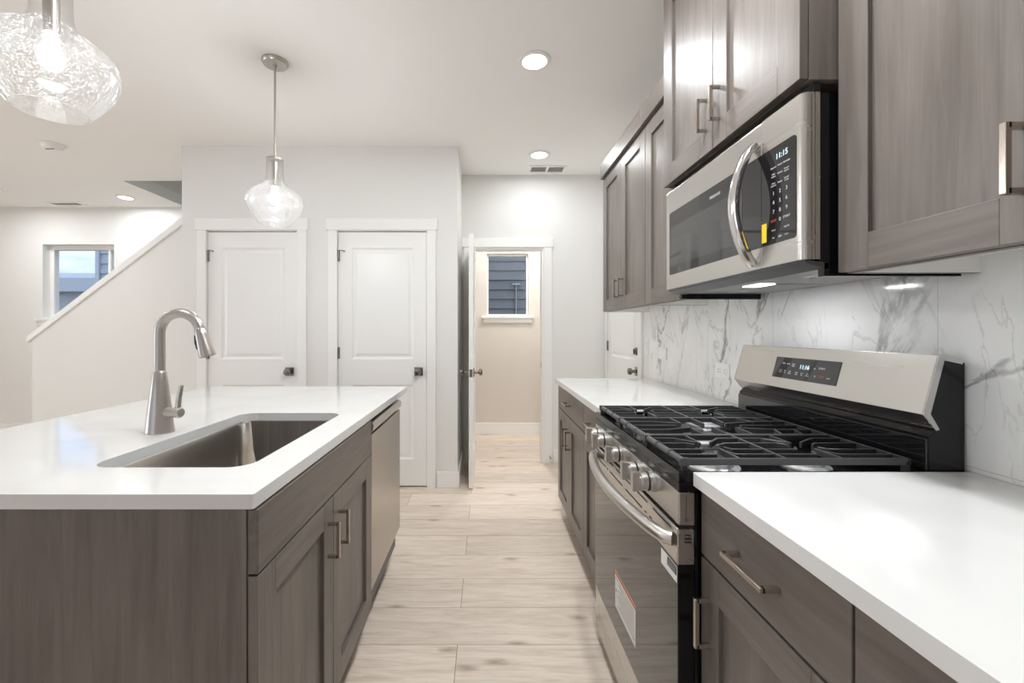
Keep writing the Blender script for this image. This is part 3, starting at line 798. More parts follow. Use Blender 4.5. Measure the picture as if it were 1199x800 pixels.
# island worktop with a sink cut-out
def worktop(name, x0, x1, y0, y1, z0, z1, hole=None, rc=.006):
    bm = bmesh.new()
    def loop(pts): 
        vs = [bm.verts.new((p[0], p[1], z1)) for p in pts]
        return [bm.edges.new((vs[i], vs[(i + 1) % len(vs)])) for i in range(len(vs))]
    ed = loop(rrect(x0, x1, y0, y1, rc, 4))
    if hole: ed += loop(rrect(*hole))
    res = bmesh.ops.triangle_fill(bm, use_beauty=True, edges=ed)
    fs = [f_ for f_ in res['geom'] if isinstance(f_, bmesh.types.BMFace)]
    ex = bmesh.ops.extrude_face_region(bm, geom=fs)
    bmesh.ops.translate(bm, verts=[q for q in ex['geom'] if isinstance(q, bmesh.types.BMVert)], vec=(0, 0, z0 - z1))
    bmesh.ops.recalc_face_normals(bm, faces=bm.faces)
    mb = MB(); mb.bm.free(); mb.bm = bm
    return mb.build(name, M['quartz'], None, bevel=.0016, seg=2, angle=50)
ZT, ZB = .919, .889
HX0, HX1, HY0, HY1 = -.962, -.572, 1.022, 1.705
tag(worktop('island_worktop', -1.615, -.464, .853, 2.527, ZB, ZT, (HX0, HX1, HY0, HY1, .055)), 'white quartz island worktop with a cut-out for the sink', 'worktop')

# sink
r = thing('kitchen_sink', 'undermount stainless steel sink bowl set into the island worktop', 'sink', ((HX0 + HX1) / 2, (HY0 + HY1) / 2, .66))
loops = []
for ins, z, rad in ((-.018, ZB - .0005, .07), (-.002, ZB - .0008, .057), (0, ZB - .006, .057), (.004, .76, .057), (.008, .700, .055), (.014, .684, .052), (.026, .674, .045), (.045, .670, .03)):
    loops.append([(x, y, z) for x, y in rrect(HX0 + ins, HX1 - ins, HY0 + ins, HY1 - ins, rad, 8)])
mb = MB().loft(loops, cap0=False, cap1=True)
o = mb.build('bowl', M['sink'], r, smooth=True, angle=50)
MB().lathe([(.055, .6705), (.055, .6725), (.045, .6735), (.040, .668), (.012, .668), (.010, .674), (.002, .675)], ((HX0 + HX1) / 2, (HY0 + HY1) / 2, 0), n=28).build('drain', M['chrome'], r, smooth=True)

# faucet
fx, fy = -1.055, 1.381
r = thing('kitchen_faucet', 'brushed nickel gooseneck pull-down faucet standing behind the sink', 'faucet', (fx, fy, ZT))
MB().lathe([(.040, 0), (.0405, .003), (.039, .008), (.0345, .06), (.0265, .13), (.0195, .192), (.0165, .198)], (fx, fy, ZT), n=36).build('base', M['nickel'], r, smooth=True)
R_ = .0655; cz = 1.238
pts = [(fx, fy, ZT + .19), (fx, fy, 1.17), (fx, fy, 1.21)]
for k in range(0, 21):
    a = PI - math.radians(168) * k / 20
    pts.append((fx + R_ + R_ * math.cos(a), fy, cz + R_ * math.sin(a)))
end = Vector(pts[-1]); dirv = (Vector(pts[-1]) - Vector(pts[-2])).normalized()
MB().tube(pts, .0155, (0, 1, 0), 24).build('spout', M['nickel'], r, smooth=True)
sh = MB().lathe([(.0150, -.002), (.0165, .0), (.0178, .02), (.0215, .06), (.0245, .088), (.0245, .0905), (.021, .0915), (.020, .086), (.002, .086)], end, dirv, 30).build('spray_head', M['nickel'], r, smooth=True)
side = Vector((-dirv.z, 0, dirv.x)) * -1
side = Vector((-abs(dirv.z), 0, -dirv.x * (1 if dirv.z < 0 else -1))).normalized()
mb = MB()
p0 = end + dirv * .016 + side * .0165; p1 = end + dirv * .062 + side * .0215
mb.bar([p0, p0 + (p1 - p0) * .5 + side * .003, p1], .014, .008, side)
mb.build('spray_button', M['blackmat'], sh, bevel=.002)
hz = .985
hd = Vector((.97, -.24, 0)).normalized()
mb = MB(); c0 = Vector((fx, fy, hz))
mb.lathe([(.016, .018), (.016, .062), (.0150, .0635), (.0150, .0655), (.0165, .067), (.0165, .082), (.013, .087)], c0, hd, 26)
mb.build('valve', M['nickel'], r, smooth=True)
mb = MB(); q = c0 + hd * .073
mb.sweep([q + Vector((0, 0, .010)), q + Vector((0.004, 0, .05)), q + Vector((.012, 0, .088))], [(-.0065, -.005), (.0065, -.005), (.0065, .005), (-.0065, .005)], hd, scale=[1.1, 1.0, .85])
mb.build('lever', M['nickel'], r, bevel=.001)

# right side base cabinets
BX = .497
def base_cab(label, y0, y1, doors, handles, drawer_handle=True, group='base cabinets along the right wall', seam=None):
    r = thing('base_cabinet', label, 'cabinet', ((BX + XW) / 2, (y0 + y1) / 2, 0), group)
    mb = MB(); xb = BX + .0215
    mb.box(xb, xb + .018, y0 + .001, y1 - .001, .115, .888)
    mb.box(xb + .018, XT - .002, y0 + .001, y0 + .019, .115, .888); mb.box(xb + .018, XT - .002, y1 - .019, y1 - .001, .115, .888)
    mb.box(xb + .018, XT - .002, y0 + .019, y1 - .019, .115, .133); mb.box(XT - .02, XT - .002, y0 + .019, y1 - .019, .133, .888)
    mb.build('body', WV, r)
    MB().box(.56, .575, y0 + .001, y1 - .001, 0, .115).build('toe_kick', M['toe'], r)
    d = slab_drawer(r, BX, -1, y0 + g, y1 - g, .733, .884)
    if drawer_handle: bar_pull(d, BX, -1, (y0 + y1) / 2, .806, .125, False)
    n = doors; wdt = (y1 - y0) / n
    for i in range(n):
        a = y0 + i * wdt; dd = shaker(r, BX, -1, a + g, a + wdt - g, .112, .727)
        hy = handles[i]
        if hy is not None: bar_pull(dd, BX, -1, hy, .597, .11, True)
    return r
YN = .989; YF = 1.750
base_cab('dark wood base cabinet at the far end of the right run, drawer above two doors', 2.181, 2.938, 2, [2.5595 - .043, 2.5595 + .043])
base_cab('narrow dark wood base cabinet just beyond the range', YF + .006, 2.179, 1, [YF + .05])
base_cab('dark wood base cabinet just this side of the range, drawer pull in view', .579, YN - .002, 1, [.948])
base_cab('dark wood base cabinet nearest the viewer at the bottom right corner', -.20, .577, 2, [.145, .232], True)
tag(worktop('worktop', .478, XT - .0005, YF + .002, 2.953, ZB, ZT), 'white quartz worktop on the far cabinets beyond the range', 'worktop')
tag(worktop('worktop', .478, XT - .0005, -.25, YN, ZB, ZT), 'white quartz worktop in the right foreground this side of the range', 'worktop')

# wall cabinets
UX = .812
def wall_cab(label, y0, y1, z0, z1, fx, doors, handles, crown=None, ends=(True, True), rec=.038, group='wall cabinets along the right wall'):
    r = thing('wall_cabinet', label, 'cabinet', ((fx + XW) / 2, (y0 + y1) / 2, z0), group)
    xb = fx + .0215; xe = XT - .001 if z0 < 1.42 else XW - .001
    mb = MB()
    mb.box(xb, xb + .018, y0 + .001, y0 + .04, z0, z1); mb.box(xb, xb + .018, y1 - .04, y1 - .001, z0, z1)
    mb.box(xb, xb + .018, y0 + .04, y1 - .04, z0, z0 + .04); mb.box(xb, xb + .018, y0 + .04, y1 - .04, z1 - .04, z1)
    mb.box(xb + .018, xe, y0 + .001, y0 + .016, z0, z1); mb.box(xb + .018, xe, y1 - .016, y1 - .001, z0, z1)
    mb.box(xb + .018, xe, y0 + .016, y1 - .016, z1 - .016, z1)
    mb.build('body', WV, r)
    mb = MB()
    mb.box(xb + .0185, xe, y0 + .0165, y1 - .0165, z0 + rec, z0 + rec + .014)
    mb.box(xb + .0185, xe, y0 + .0162, y0 + .0178, z0 + .0005, z0 + rec); mb.box(xb + .0185, xe, y1 - .0178, y1 - .0162, z0 + .0005, z0 + rec)
    mb.box(xb + .0183, xb + .0198, y0 + .018, y1 - .018, z0 + .0005, z0 + rec)
    mb.build('underside', M['melamine'], r)['label'] = 'white underside'
    wdt = (y1 - y0) / doors
    for i in range(doors):
        a = y0 + i * wdt; dd = shaker(r, fx, -1, a + g, a + wdt - g, z0 + .002, z1 - .004, stile=.076)
        if handles[i] is not None: bar_pull(dd, fx, -1, handles[i], z0 + .127, .108, True)
    if crown:
        MB().box(fx - .019, xe, y0 + .001, y1 + crown[1], z1 + .001, z1 + crown[0]).build('crown', WH, r, bevel=.0015)
    return r
UZ = 1.378; UZT = 2.296
wall_cab('far two door dark wood wall cabinet at the end of the upper run', 2.180, 2.959, UZ, UZT, UX, 2, [2.5695 - .043, 2.5695 + .043], (.098, .012))
wall_cab('narrow single door dark wood wall cabinet just beyond the microwave', YF + .002, 2.178, UZ, UZT, UX, 1, [YF + .05], (.098, 0))
MX = .7275
wall_cab('deeper two door dark wood wall cabinet above the microwave', YN, YF, 1.829, 2.62, MX, 2, [1.3695 - .040, 1.3695 + .040], (.095, 0), rec=.02)
wall_cab('dark wood wall cabinet nearest the viewer, right of the microwave', .598, YN - .003, UZ, 2.62, UX, 1, [.643])
wall_cab('dark wood wall cabinet beside the viewer above the near worktop', -.18, .596, UZ, 2.62, UX, 2, [.165, .251])

# ------------------------------------------------------------------ range
A0, A1 = .993, 1.747
r = thing('gas_range', 'freestanding stainless steel gas range with black cooktop between the worktops', 'range', (.77, 1.37, 0))
RX = .449
mb = MB(); mb.box(.487, 1.115, A0 + .001, A1 - .001, .03, .868)
for x in (.53, 1.07):
    for y in (A0 + .05, A1 - .05): mb.cyl((x, y, 0), (x, y, .03), .018, n=12)
mb.build('body', M['black'], r, bevel=.001)
# cooktop: rim with a sunken tray
mb = MB(); z0, z1, zt = .870, .916, .892
mb.box(RX, 1.03, A0, A1, z0, zt)
mb.box(RX, RX + .014, A0, A1, zt, z1); mb.box(1.016, 1.03, A0, A1, zt, z1); mb.box(RX + .014, 1.016, A0, A0 + .012, zt, z1); mb.box(RX + .014, 1.016, A1 - .012, A1, zt, z1)
mb.build('cooktop', M['black'], r, bevel=.002)
cp = MB().box(RX, .486, A0, A1, .793, .8695).build('control_panel', M['steel_y'], r, bevel=.002)
MB().box(.4640, .4665, A0 - .0008, A0 - .0001, .801, .862).cyl((.4652, A0 - .0012, .807), (.4652, A0, .807), .003, n=10).build('edge_seam', M['knobnickel'], cp)
MB().box(.462, .486, A0 + .004, A1 - .004, .785, .7925).build('gap', M['slot'], r)
for y in (1.672, 1.576, 1.402, 1.238, 1.148):
    z = .842
    k = MB().lathe([(.027, 0), (.027, .006), (.0245, .0075), (.0240, .034), (.0225, .036)], (RX - .0004, y, z), (-1, 0, 0), 28)
    k.lathe([(.0185, 0), (.0185, .003)], (RX - .036, y, z), (-1, 0, 0), 24)
    k.box(RX - .057, RX - .0375, y - .0095, y + .0095, z - .0245, z + .0245)
    ko = k.build('knob', M['satin'], r, smooth=True, bevel=.001)
    MB().lathe([(.0250, .0145), (.0250, .0195)], (RX, y, z), (-1, 0, 0), 28).build('ring', M['slot'], ko)
# oven door
DX = .447
od = MB().box(DX + .002, .486, A0 + .002, A1 - .002, .215, .699).build('oven_door', M['black'], r, bevel=.001)
MB().box(DX, DX + .0018, A0 + .003, A1 - .003, .216, .699).build('glass', M['ovenglass'], od)
band = MB().box(DX - .001, .486, A0 + .001, A1 - .001, .7005, .784).build('door_band', M['steel_y'], od, bevel=.002)
mb = MB()
for y0_, y1_ in ((1.725, 1.64), (1.61, 1.50), (1.46, 1.40), (1.363, 1.31), (1.285, 1.18), (1.141, 1.03)): mb.box(DX - .0016, DX, y1_, y0_, .7705, .7745)
for y0_, y1_ in ((1.70, 1.59), (1.575, 1.56), (1.535, 1.397), (1.363, 1.222), (1.20, 1.188), (1.165, 1.15), (1.12, 1.02)): mb.box(DX - .0016, DX, y1_, y0_, .7385, .7425)
for k in range(3): mb.box(.462, .478, A0 + .0002, A0 + .0012, .752 + k * .008, .755 + k * .008)
mb.build('vent_slots', M['slot'], band)
pts = []
for k in range(25):
    t = k / 24; y = 1.030 + (1.712 - 1.030) * t
    pts.append((.432 - .046 * (math.sin(PI * t) ** .75 if 0 < t < 1 else 0), y, .750))
mb = MB().tube([(DX - .001, 1.020, .750)] + pts + [(DX - .001, 1.722, .750)], .0165, (0, 0, 1), 22)
mb.build('handle', M['satin'], od, smooth=True, angle=60)
# labels on the glass
lb = MB().box(DX - .0008, DX - .0002, 1.274, 1.474, .298, .421).build('warning_label', M['paper'], od)
lb['label'] = 'white warning label with an orange top stripe'
MB().box(DX - .0012, DX - .0008, 1.274, 1.474, .411, .421).build('stripe', M['orange'], lb)
mb = MB()
for k in range(9):
    z = .398 - k * .0105; mb.box(DX - .0011, DX - .0008, 1.284, 1.455 - (k * 37 % 5) * .008, z, z + .0028)
mb.prism([(1.469, .398), (1.459, .398), (1.464, .406)], 'X', DX - .0012, DX - .0008); mb.box(DX - .0012, DX - .0008, 1.459, 1.469, .352, .362)
mb.build('print', M['ink'], lb)
lb = MB().box(DX - .0008, DX - .0002, .998, 1.088, .656, .694).build('rating_label', M['paper'], od)
MB().box(DX - .0012, DX - .0008, 1.000, 1.050, .672, .692).build('print', M['blackink'], lb)
mb = MB()
for k in range(3): mb.box(DX - .0015, DX - .0012, 1.004, 1.046, .676 + k * .005, .6775 + k * .005)
mb.build('lettering', M['print'], lb)
MB().box(RX, .486, A0 + .001, A1 - .001, .045, .2065).build('drawer', M['steel_y'], r, bevel=.002)
MB().box(.462, .486, A0 + .004, A1 - .004, .207, .2145).build('gap', M['slot'], r)

# burners
def burner(x, y, rb, oval=0.0):
    mb = MB()
    def ring(rad, z, n=32):
        return [(x + rad * math.cos(2 * PI * k / n) + (oval if math.cos(2 * PI * k / n) > 0 else -oval), y + rad * math.sin(2 * PI * k / n), z) for k in range(n)]
    mb.loft([ring(rb + .016, 0.8923), ring(rb + .015, 0.8963), ring(rb + .006, 0.8983), ring(rb, 0.8998), ring(rb - .004, 0.9078), ring(rb - .012, 0.9088)])
    b = mb.build('burner', M['alu'], r, smooth=True)
    MB().loft([ring(rb - .014, 0.9090), ring(rb - .012, 0.9113), ring(rb - .013, 0.9158), ring(rb - .018, 0.9178)]).build('burner_cap', M['iron'], b, smooth=True)
for x, y, q in ((.590, 1.118, .052), (.835, 1.118, .042), (.590, 1.622, .045), (.835, 1.622, .052)): burner(x, y, q)
burner(.712, 1.370, .036, .055)
# grates
def grate(y0, y1, middle=False):
    mb = MB(); H = .0335; zt = .9440; zc = zt - .008
    xf, xr = .470, 1.000; w_ = .0075; h_ = .016
    # front rail made of thicker rounded lengths
    n = 3
    for k in range(n):
        a = y0 + (y1 - y0) * k / n; b = y0 + (y1 - y0) * (k + 1) / n
        mb.cyl((xf, a + .004, zc - .001), (xf, b - .004, zc - .001), .0085, n=12)
        mb.cyl((xf, a, zc - .001), (xf, a + .006, zc - .001), .0105, n=12); mb.cyl((xf, b - .006, zc - .001), (xf, b, zc - .001), .0105, n=12)
    mb.bar([(xr, y0, zc), (xr, y1, zc)], w_, h_)
    for y in (y0 + w_ / 2, y1 - w_ / 2): mb.bar([(xf - .006, y, zc), (xr, y, zc)], w_, h_)
    for x in (xf, xr - .004):
        for y in (y0 + .006, y1 - .006): mb.box(x - .006, x + .006, y - .006, y + .006, .8923, zc)
    for y in (y0, y1 - .011): mb.box(xf - .0105, xf + .010, y - .0010, y + .012, zc - .0105, zc + .0085)
    ym = (y0 + y1) / 2
    centres = (.590, .835) if not middle else (.712,)
    if not middle:
        mb.bar([(.712, y0 + w_, zc), (.712, y1 - w_, zc)], w_, h_)
        for cx in centres:
            xa, xb_ = (xf, .712) if cx < .7 else (.712, xr)
            for xo in (xa, xb_):
                sg = 1 if cx > xo else -1
                # bars from the rail, their tips hooked towards the burner
                mb.bar([(xo, ym + .078, zc), (xo + (cx - xo) * .50, ym + .078, zc), (cx - sg * .020, ym + .034, zc)], .0060, h_)
                mb.bar([(xo, ym - .034, zc), (cx - sg * .040, ym - .034, zc), (cx - sg * .030, ym - .014, zc)], .0060, h_)
                mb.bar([(xo, ym - .078, zc), (xo + (cx - xo) * .80, ym - .078, zc), (cx - sg * .012, ym - .050, zc)], .0060, h_)
                mb.bar([(xo, ym + .026, zc), (cx - sg * .052, ym + .026, zc), (cx - sg * .034, ym + .010, zc)], .0060, h_)
            mb.bar([(cx + .012, y0 + w_, zc), (cx + .012, ym - .026, zc)], .0060, h_); mb.bar([(cx - .012, y1 - w_, zc), (cx - .012, ym + .026, zc)], .0060, h_)
    else:
        for s_ in (-1, 1):
            yo = ym + s_ * .058; ye = y0 + w_ if s_ < 0 else y1 - w_
            for cx, xa in ((.64, xf), (.785, xr)):
                mb.bar([(xa, yo, zc), (xa + (cx - xa) * .5, yo, zc), (cx, ym + s_ * .03, zc)], .0060, h_)
                mb.bar([(cx, ye, zc), (cx, ym + s_ * .040, zc)], .0060, h_)
            mb.bar([(.712, ye, zc), (.712, ym + s_ * .026, zc)], .0060, h_)
        mb.bar([(xf, ym, zc), (.610, ym, zc)], .0060, h_); mb.bar([(xr, ym, zc), (.815, ym, zc)], .0060, h_)
        for x in (.87, .93): mb.bar([(x, y0 + w_, zc), (x + .02, ym - .05, zc)], .0060, h_); mb.bar([(x, y1 - w_, zc), (x + .02, ym + .05, zc)], .0060, h_)
    mb.build('grate', M['iron'], r, bevel=.0012)
grate(1.008, 1.246); grate(1.249, 1.491, True); grate(1.494, 1.732)
# backguard
bgd = MB().prism([(1.034, .9165), (1.034, 1.000), (1.0466, 1.012), (1.024, 1.053), (1.062, 1.183), (1.118, 1.172), (1.118, .870), (1.034, .870)], 'Y', A0 + .004, A1 - .004).build('backguard', M['black'], r, bevel=.001)
pf = [(1.0466, 1.0135), (1.0157, 1.051), (1.0540, 1.1896), (1.060, 1.1900), (1.072, 1.1895), (1.110, 1.1775), (1.110, 1.1725), (1.062, 1.1835), (1.0245, 1.0525), (1.052, 1.0185)]
pn = MB().prism(pf, 'Y', A0, A1).build('steel_fascia', M['steel_y'], bgd, bevel=.001)
for y in (A0 - .0004, A1 + .0004):
    MB().prism([(1.0466, 1.0135), (1.0157, 1.051), (1.0540, 1.1896), (1.110, 1.1775), (1.108, 1.168), (1.066, 1.177), (1.034, 1.052), (1.055, 1.016)], 'Y', y, y + (.0040 if y < 1.3 else -.0040)).build('end_trim', M['steel_z'], bgd)
MB().box(1.0285, 1.0335, A0 + .006, A1 - .006, .918, .992).build('lower_glass', M['glassblack'], bgd, bevel=.001)
upv = Vector((.0383, 0, .1386)).normalized()
def T_bg(y, z, out=0.0):
    t = (z - 1.051) / .1386
    o_ = Vector((1.0157 + .0383 * t, y, z)) + Vector((-upv.z, 0, upv.x)) * out
    return T_face(o_, (0, -1, 0), upv)
dT = T_bg(1.39, 1.119, .0002)
dp = MB(dT).box(-.139, .139, -.0365, .0365, 0, .0012).build('display', M['glassblack'], pn)
text_mesh('clock_digits', '11:16', .0195, T_bg(1.388, 1.1265, .0018), M['digits'], dp)
def prt(body, y, z, size, mat='print'): text_mesh('print', body, size, T_bg(y, z, .0018), M[mat], dp)
prt('Bake', 1.485, 1.134, .0075); prt('Broil', 1.462, 1.133, .0075); prt('Conv\nBake', 1.438, 1.1305, .0065)
prt('Keep\nWarm', 1.492, 1.107, .0065); prt('Air\nFry', 1.470, 1.106, .0065); prt('Self\nClean', 1.448, 1.105, .0065)
prt('^', 1.344, 1.124, .014); prt('START', 1.316, 1.1285, .0085)
prt('Oven\nLight', 1.416, 1.105, .006); prt('Timer\nSet', 1.392, 1.104, .006); prt('Set\nClock', 1.368, 1.104, .006)
prt('v', 1.336, 1.104, .014); prt('STOP', 1.310, 1.104, .008, 'redprint'); prt('Lock', 1.283, 1.102, .0065)
sb = MB()
for y in (1.478, 1.472): sb.prism([(1.0245 + .001, 1.030), (1.0205, 1.0445), (1.0200, 1.0440), (1.0240, 1.0295)], 'Y', y, y + .0025)
sb.bm.free()

# ------------------------------------------------------------------ microwave
r = thing('microwave_oven', 'stainless steel over-the-range microwave mounted under the deeper wall cabinet', 'microwave', (.94, 1.37, 1.375))
FX = .737; Y0m, Y1m = .994, 1.7455; YS = 1.141
Z0m, Z1m = 1.413, 1.803
MB().box(.779, XT - .002, Y0m + .003, Y1m - .003, 1.4055, 1.8035).build('body', M['black'], r, bevel=.002)
MB().box(.765, .7795, Y0m + .002, Y1m - .002, 1.806 - .003, 1.826).build('recess_strip', M['slot'], r)  # dark strip filling the recess between microwave and cabinet
d = MB().box(FX, .778, YS + .0008, Y1m, Z0m, Z1m).build('door', M['steel_y'], r, bevel=.004, seg=3)
ca = [(FX + .016 - .016 * math.cos(math.radians(9 * k)), Y0m + .016 - .016 * math.sin(math.radians(9 * k))) for k in range(11)]
mb = MB().prism([(FX, YS - .0008)] + ca + [(.7560, Y0m), (.7566, Y0m + .0025), (.7590, Y0m + .0025), (.7596, Y0m), (.7640, Y0m), (.7646, Y0m + .0025), (.7670, Y0m + .0025), (.7676, Y0m), (.778, Y0m), (.778, YS - .0008)], 'Z', Z0m, Z1m)
pn = mb.build('control_panel', M['steel_y'], r, smooth=True, angle=25)
# black glass over door and controls
def glassplate(y0, y1, z0, z1, ra, rb):
    # corner radius ra on the low Y side, rb on the high Y side
    pts = []
    for cy, cz_, a, q in ((y1, z1, 0, rb), (y0, z1, 90, ra), (y0, z0, 180, ra), (y1, z0, 270, rb)):
        sy = 1 if cy == y1 else -1; sz = 1 if cz_ == z1 else -1
        for k in range(7):
            t = math.radians(a + 90 * k / 6); pts.append((cy - sy * q + q * math.cos(t), cz_ - sz * q + q * math.sin(t)))
    return pts
wn_ = MB().prism(glassplate(YS + .001, 1.712, 1.469, 1.715, .0008, .008), 'X', FX - .0012, FX - .0001).build('window', M['glassblack'], d)
MB().prism(glassplate(1.225, 1.695, 1.500, 1.655, .004, .004), 'X', FX - .0017, FX - .0012).build('window_screen', M['mwglass'], wn_)
cg = MB().prism(glassplate(1.014, YS - .001, 1.469, 1.715, .010, .0008), 'X', FX - .0012, FX - .0001).build('control_glass', M['glassblack'], pn)
pts = []
for k in range(23):
    t = k / 22; z = 1.425 + (1.752 - 1.425) * t
    pts.append((FX - .010 - .052 * math.sin(PI * t) ** .8 if 0 < t < 1 else FX - .006, 1.168, z))
MB().sweep(pts, [(-.010, -.014), (-.004, -.017), (.004, -.0165), (.007, -.012), (.008, 0), (.007, .012), (.004, .0165), (-.004, .017), (-.010, .014)], (0, 1, 0)).build('handle', M['chrome'], d, smooth=True, angle=50)
def T_mw(y, z): return T_face((FX - .0018, y, z), (0, -1, 0), (0, 0, 1))
text_mesh('brand_lettering', 'FRIGIDAIRE', .0125, T_mw(1.372, 1.681), M['print'], wn_)
text_mesh('clock_digits', '11:15', .020, T_mw(1.062, 1.686), M['digits'], cg)
def mp_(body, y, z, size, mat='print'): text_mesh('print', body, size, T_mw(y, z), M[mat], cg)
for i, rw in enumerate(('123', '456', '789')):
    for j, ch in enumerate(rw): mp_(ch, (1.092, 1.068, 1.0445)[j], 1.597 - i * .0237, .0135)
mp_('0', 1.068, 1.5260, .0135); mp_('STOP', 1.092, 1.5265, .0085, 'redprint'); mp_('START', 1.0445, 1.5275, .0085)
for z, ws in ((1.663, ('Popcorn', 'Potato', 'Beverage')), (1.643, ('Melt\nSoften', 'Reheat', 'Frozen\nDinner')), (1.620, ('Auto\nDefrost', 'Power', 'Sensor\nCook'))):
    for j, t in enumerate(ws): mp_(t, (1.092, 1.068, 1.0445)[j], z, .0062)
mp_('Timer', 1.092, 1.503, .0062); mp_('Add 30', 1.0445, 1.503, .0062)
for j, t in enumerate(('Fan', 'Light', 'Lock')): mp_(t, (1.092, 1.068, 1.0445)[j], 1.484, .0062)
MB().box(FX - .0018, FX - .0013, 1.1195, 1.1385, 1.478, 1.528).build('energy_tag', M['yellow'], cg)['label'] = 'small yellow tag'
# underside
MB().prism([(.742, 1.4125), (.800, 1.4050), (.800, 1.392), (.790, 1.392), (.748, 1.405)], 'Y', Y0m + .003, Y1m - .003).build('base_lip', M['charcoal'], r)
MB().box(.8005, XT - .003, Y0m + .02, Y1m - .02, 1.396, 1.405).build('base_plate', M['grey'], r)
for y in (1.46, 1.12): 
    MB().box(.925, 1.07, y - .10, y + .10, 1.3935, 1.3958).build('grease_filter', M['ventgrey'], r)
for y in (Y0m + .003, Y1m - .022): MB().box(.79, 1.11, y, y + .019, 1.374, 1.405).build('end_skirt', M['black'], r)
for y in (1.395,):
    lp = MB().box(.865, .915, y - .045, y + .045, 1.3925, 1.3958).build('lamp_lens', M['mwlamp'], r)
    area_light('hood_light', (.89, y, 1.3915), .05, .09, .9, (0, 0, 0), (.96, .98, 1.0), parent=r)

MB().box(.865, .915, 1.085, 1.175, 1.3925, 1.3958).build('pale_patch', M['white'], r)  # pale unlit patch on the underside, lighter than the base plate
# ------------------------------------------------------------------ outlets and switch
def plate(name, y, z, wy, hz_, label, cat, kind):
    rt = thing(name, label, cat, (XT, y, z))
    x = XT if y < 2.94 else XW
    MB().box(x - .006, x - .0003, y - wy / 2, y + wy / 2, z - hz_ / 2, z + hz_ / 2).build('cover_plate', M['white'], rt, bevel=.002)
    if kind == 'outlet':
        for s_ in (-1, 1):
            f = MB().prism(rrect(y + s_ * .027 - .019, y + s_ * .027 + .019, z - .016, z + .016, .010, 5), 'X', x - .0085, x - .006).build('socket', M['white'], rt)
            mb = MB()
            for q in (-1, 1): mb.box(x - .0089, x - .0085, y + s_ * .027 - .006, y + s_ * .027 + .004, z + q * .0065 - .0012, z + q * .0065 + .0012)
            mb.build('slots', M['slot'], f)
    elif kind == 'switch':
        MB().box(x - .010, x - .006, y - .016, y + .016, z - .033, z + .033).build('rocker', M['white'], rt, bevel=.002)
plate('wall_outlet', 2.027, 1.056, .118, .074, 'white outlet plate on the marble just beyond the range backguard', 'outlet', 'outlet')
plate('blank_cover', 2.715, 1.104, .118, .074, 'plain white cover plate on the marble near its far edge', 'cover plate', 'none')
plate('light_switch', 3.005, 1.14, .075, .118, 'white rocker switch plate between the marble and the side door', 'light switch', 'switch')

# ------------------------------------------------------------------ ceiling lights and fittings
def can_light(x, y, label, power=CAN_W, shown=True, z=CEIL):
    rt = thing('recessed_light', label, 'recessed light', (x, y, z), 'recessed ceiling lights')
    MB().lathe([(.088, -.0005), (.088, -.006), (.080, -.010), (.066, -.008), (.066, -.0005)], (x, y, z), n=40, cap0=False, cap1=False).build('trim_ring', M['white'], rt, smooth=True)
    MB().lathe([(.066, -.004), (.066, -.0055)], (x, y, z), n=32).build('lens', M['lens'], rt)
    area_light('can_glow', (x, y, z - .0075), .125, .125, power, (0, 0, 0), (.945, .98, 1.0), 'DISK', rt)
can_light(.265, 2.327, 'round recessed ceiling light nearest, above the aisle beyond the range', CAN_W * 1.25)
can_light(.4455, 3.563, 'round recessed ceiling light by the vent at the end of the aisle', CAN_W * .6)
can_light(-3.966, 4.70, 'round recessed ceiling light above the stair window at the far left', CAN_W * .98)
can_light(-5.15, 4.44, 'round recessed ceiling light at the far left edge of the picture', CAN_W * .98)
for x, y, l in ((.22, 1.25, 'added fill light over the near aisle, above the picture'), (.35, .82, 'added unseen fill light straight above the viewer'),
                (-3.3, 1.2, 'added fill light left of the island, outside the picture'),
                (-5.2, 1.6, 'added fill light over the living area, outside the picture'), (-5.2, -1.2, 'added unseen fill light over the rear of the living area'),
                (-2.1, -2.3, 'added unseen fill light near the patio door'), (-3.7, 2.9, 'added fill light over the living area before the stair, outside the picture')):
    can_light(x, y, l, CAN_W * (.1 if y < 0 else 1.4 if y > 2 else 1.6 if y == 1.25 else .55 if y == 1.2 else 2.3 if y == .82 else 1.0))  # lamps added out of view to brighten the kitchen and living side
can_light(.45, 4.6, 'added unseen fill light of the room beyond the doorway', CAN_W * 2.4)  # lamp added out of view to light the room beyond

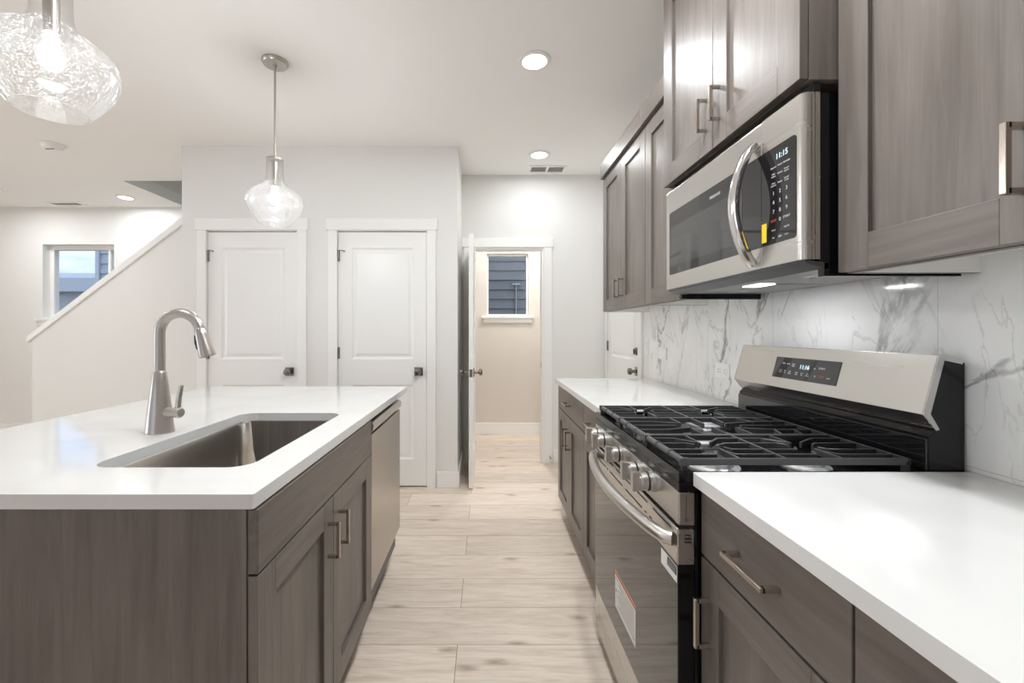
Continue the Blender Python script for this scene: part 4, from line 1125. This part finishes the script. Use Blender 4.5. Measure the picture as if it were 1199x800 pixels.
def pendant(x, y, label):
    rt = thing('pendant_light', label, 'pendant light', (x, y, CEIL), 'pendant lights over the island')
    MB().lathe([(.067, -.0005), (.067, -.010), (.060, -.020), (.030, -.024), (.012, -.026), (.009, -.045), (.002, -.046)], (x, y, CEIL), n=36, cap0=True, cap1=True).build('canopy', M['nickel'], rt, smooth=True)
    MB().cyl((x, y, 2.19), (x, y, CEIL - .04), .006, n=14).build('rod', M['nickel'], rt, smooth=True)
    MB().lathe([(.006, 2.194), (.036, 2.191), (.0435, 2.186), (.0435, 2.178), (.030, 2.176), (.017, 2.172), (.017, 2.05), (.015, 2.035), (.002, 2.035)], (x, y, 0), n=28).build('socket', M['nickel'], rt, smooth=True)
    prof = [(.0425, 2.180), (.0425, 2.11), (.0445, 2.080), (.051, 2.058), (.066, 2.040), (.093, 2.022), (.120, 2.002), (.138, 1.978), (.1445, 1.953), (.141, 1.928), (.125, 1.893), (.103, 1.860), (.083, 1.835), (.0785, 1.830), (.076, 1.831)]
    # smooth the profile
    P = []
    for i in range(len(prof) - 1):
        p0 = prof[max(i - 1, 0)]; p1 = prof[i]; p2 = prof[i + 1]; p3 = prof[min(i + 2, len(prof) - 1)]
        for k in range(4):
            t = k / 4
            P.append(tuple(.5 * (2 * p1[q] + (p2[q] - p0[q]) * t + (2 * p0[q] - 5 * p1[q] + 4 * p2[q] - p3[q]) * t * t + (3 * p1[q] - p0[q] - 3 * p2[q] + p3[q]) * t ** 3) for q in (0, 1)))
    P.append(prof[-1])
    MB().lathe(P, (x, y, 0), n=64, cap0=False, cap1=False).build('shade', M['seeded'], rt, smooth=True, angle=60)['label'] = 'clear seeded glass shade'
    MB().lathe([(.012, 2.034), (.013, 2.018), (.020, 2.000), (.027, 1.978), (.027, 1.962), (.020, 1.946), (.010, 1.939), (.002, 1.937)], (x, y, 0), n=24).build('bulb', M['bulb'], rt, smooth=True)
    return rt
pA = pendant(-1.154, 2.335, 'glass pendant light hanging in front of the closet doors')
pB = copy_tree(pA); pB.location = (-1.154, 1.134, CEIL); pB['label'] = 'glass pendant light closest to the viewer, cut by the top left corner'

def register(x, y, wx, wy, label, split):
    rt = thing('ceiling_vent', label, 'vent', (x, y, CEIL), 'ceiling vents')
    mb = MB(); z0, z1 = CEIL - .008, CEIL - .0005; b = .022
    mb.box(x - wx / 2, x + wx / 2, y - wy / 2, y - wy / 2 + b, z0, z1); mb.box(x - wx / 2, x + wx / 2, y + wy / 2 - b, y + wy / 2, z0, z1)
    mb.box(x - wx / 2, x - wx / 2 + b, y - wy / 2 + b, y + wy / 2 - b, z0, z1); mb.box(x + wx / 2 - b, x + wx / 2, y - wy / 2 + b, y + wy / 2 - b, z0, z1)
    if split: mb.box(x - b / 2, x + b / 2, y - wy / 2 + b, y + wy / 2 - b, z0, z1)
    mb.build('vent_frame', M['white'], rt)
    mb = MB(); n = 7
    for k in range(n):
        yy = y - wy / 2 + b + (wy - 2 * b) * (k + .5) / n
        mb.prism([(yy - .004, z0 + .002), (yy - .003, z0 + .002), (yy + .004, z1 - .001), (yy + .003, z1 - .001)], 'X', x - wx / 2 + b, x + wx / 2 - b)
    mb.build('louvers', M['white'], rt)
    MB().box(x - wx / 2 + b, x + wx / 2 - b, y - wy / 2 + b, y + wy / 2 - b, z1 - .0008, z1 - .0002).build('duct', M['ventgrey'], rt)
register(.555, 3.88, .335, .165, 'white ceiling vent beside the recessed light at the end of the aisle', True)
register(-4.84, 4.93, .36, .12, 'white ceiling vent close to the far wall at the left', False)
rt = thing('smoke_detector', 'small round white smoke detector on the ceiling at the left', 'smoke detector', (-3.42, 3.367, CEIL))
MB().lathe([(.075, -.0005), (.075, -.010), (.068, -.018), (.062, -.036), (.050, -.044), (.002, -.045)], (-3.42, 3.367, CEIL), n=32).build('housing', M['white'], rt, smooth=True)
MB().box(-3.45, -3.385, 3.340, 3.350, CEIL - .0475, CEIL - .044).build('slot', M['charcoal'], rt)
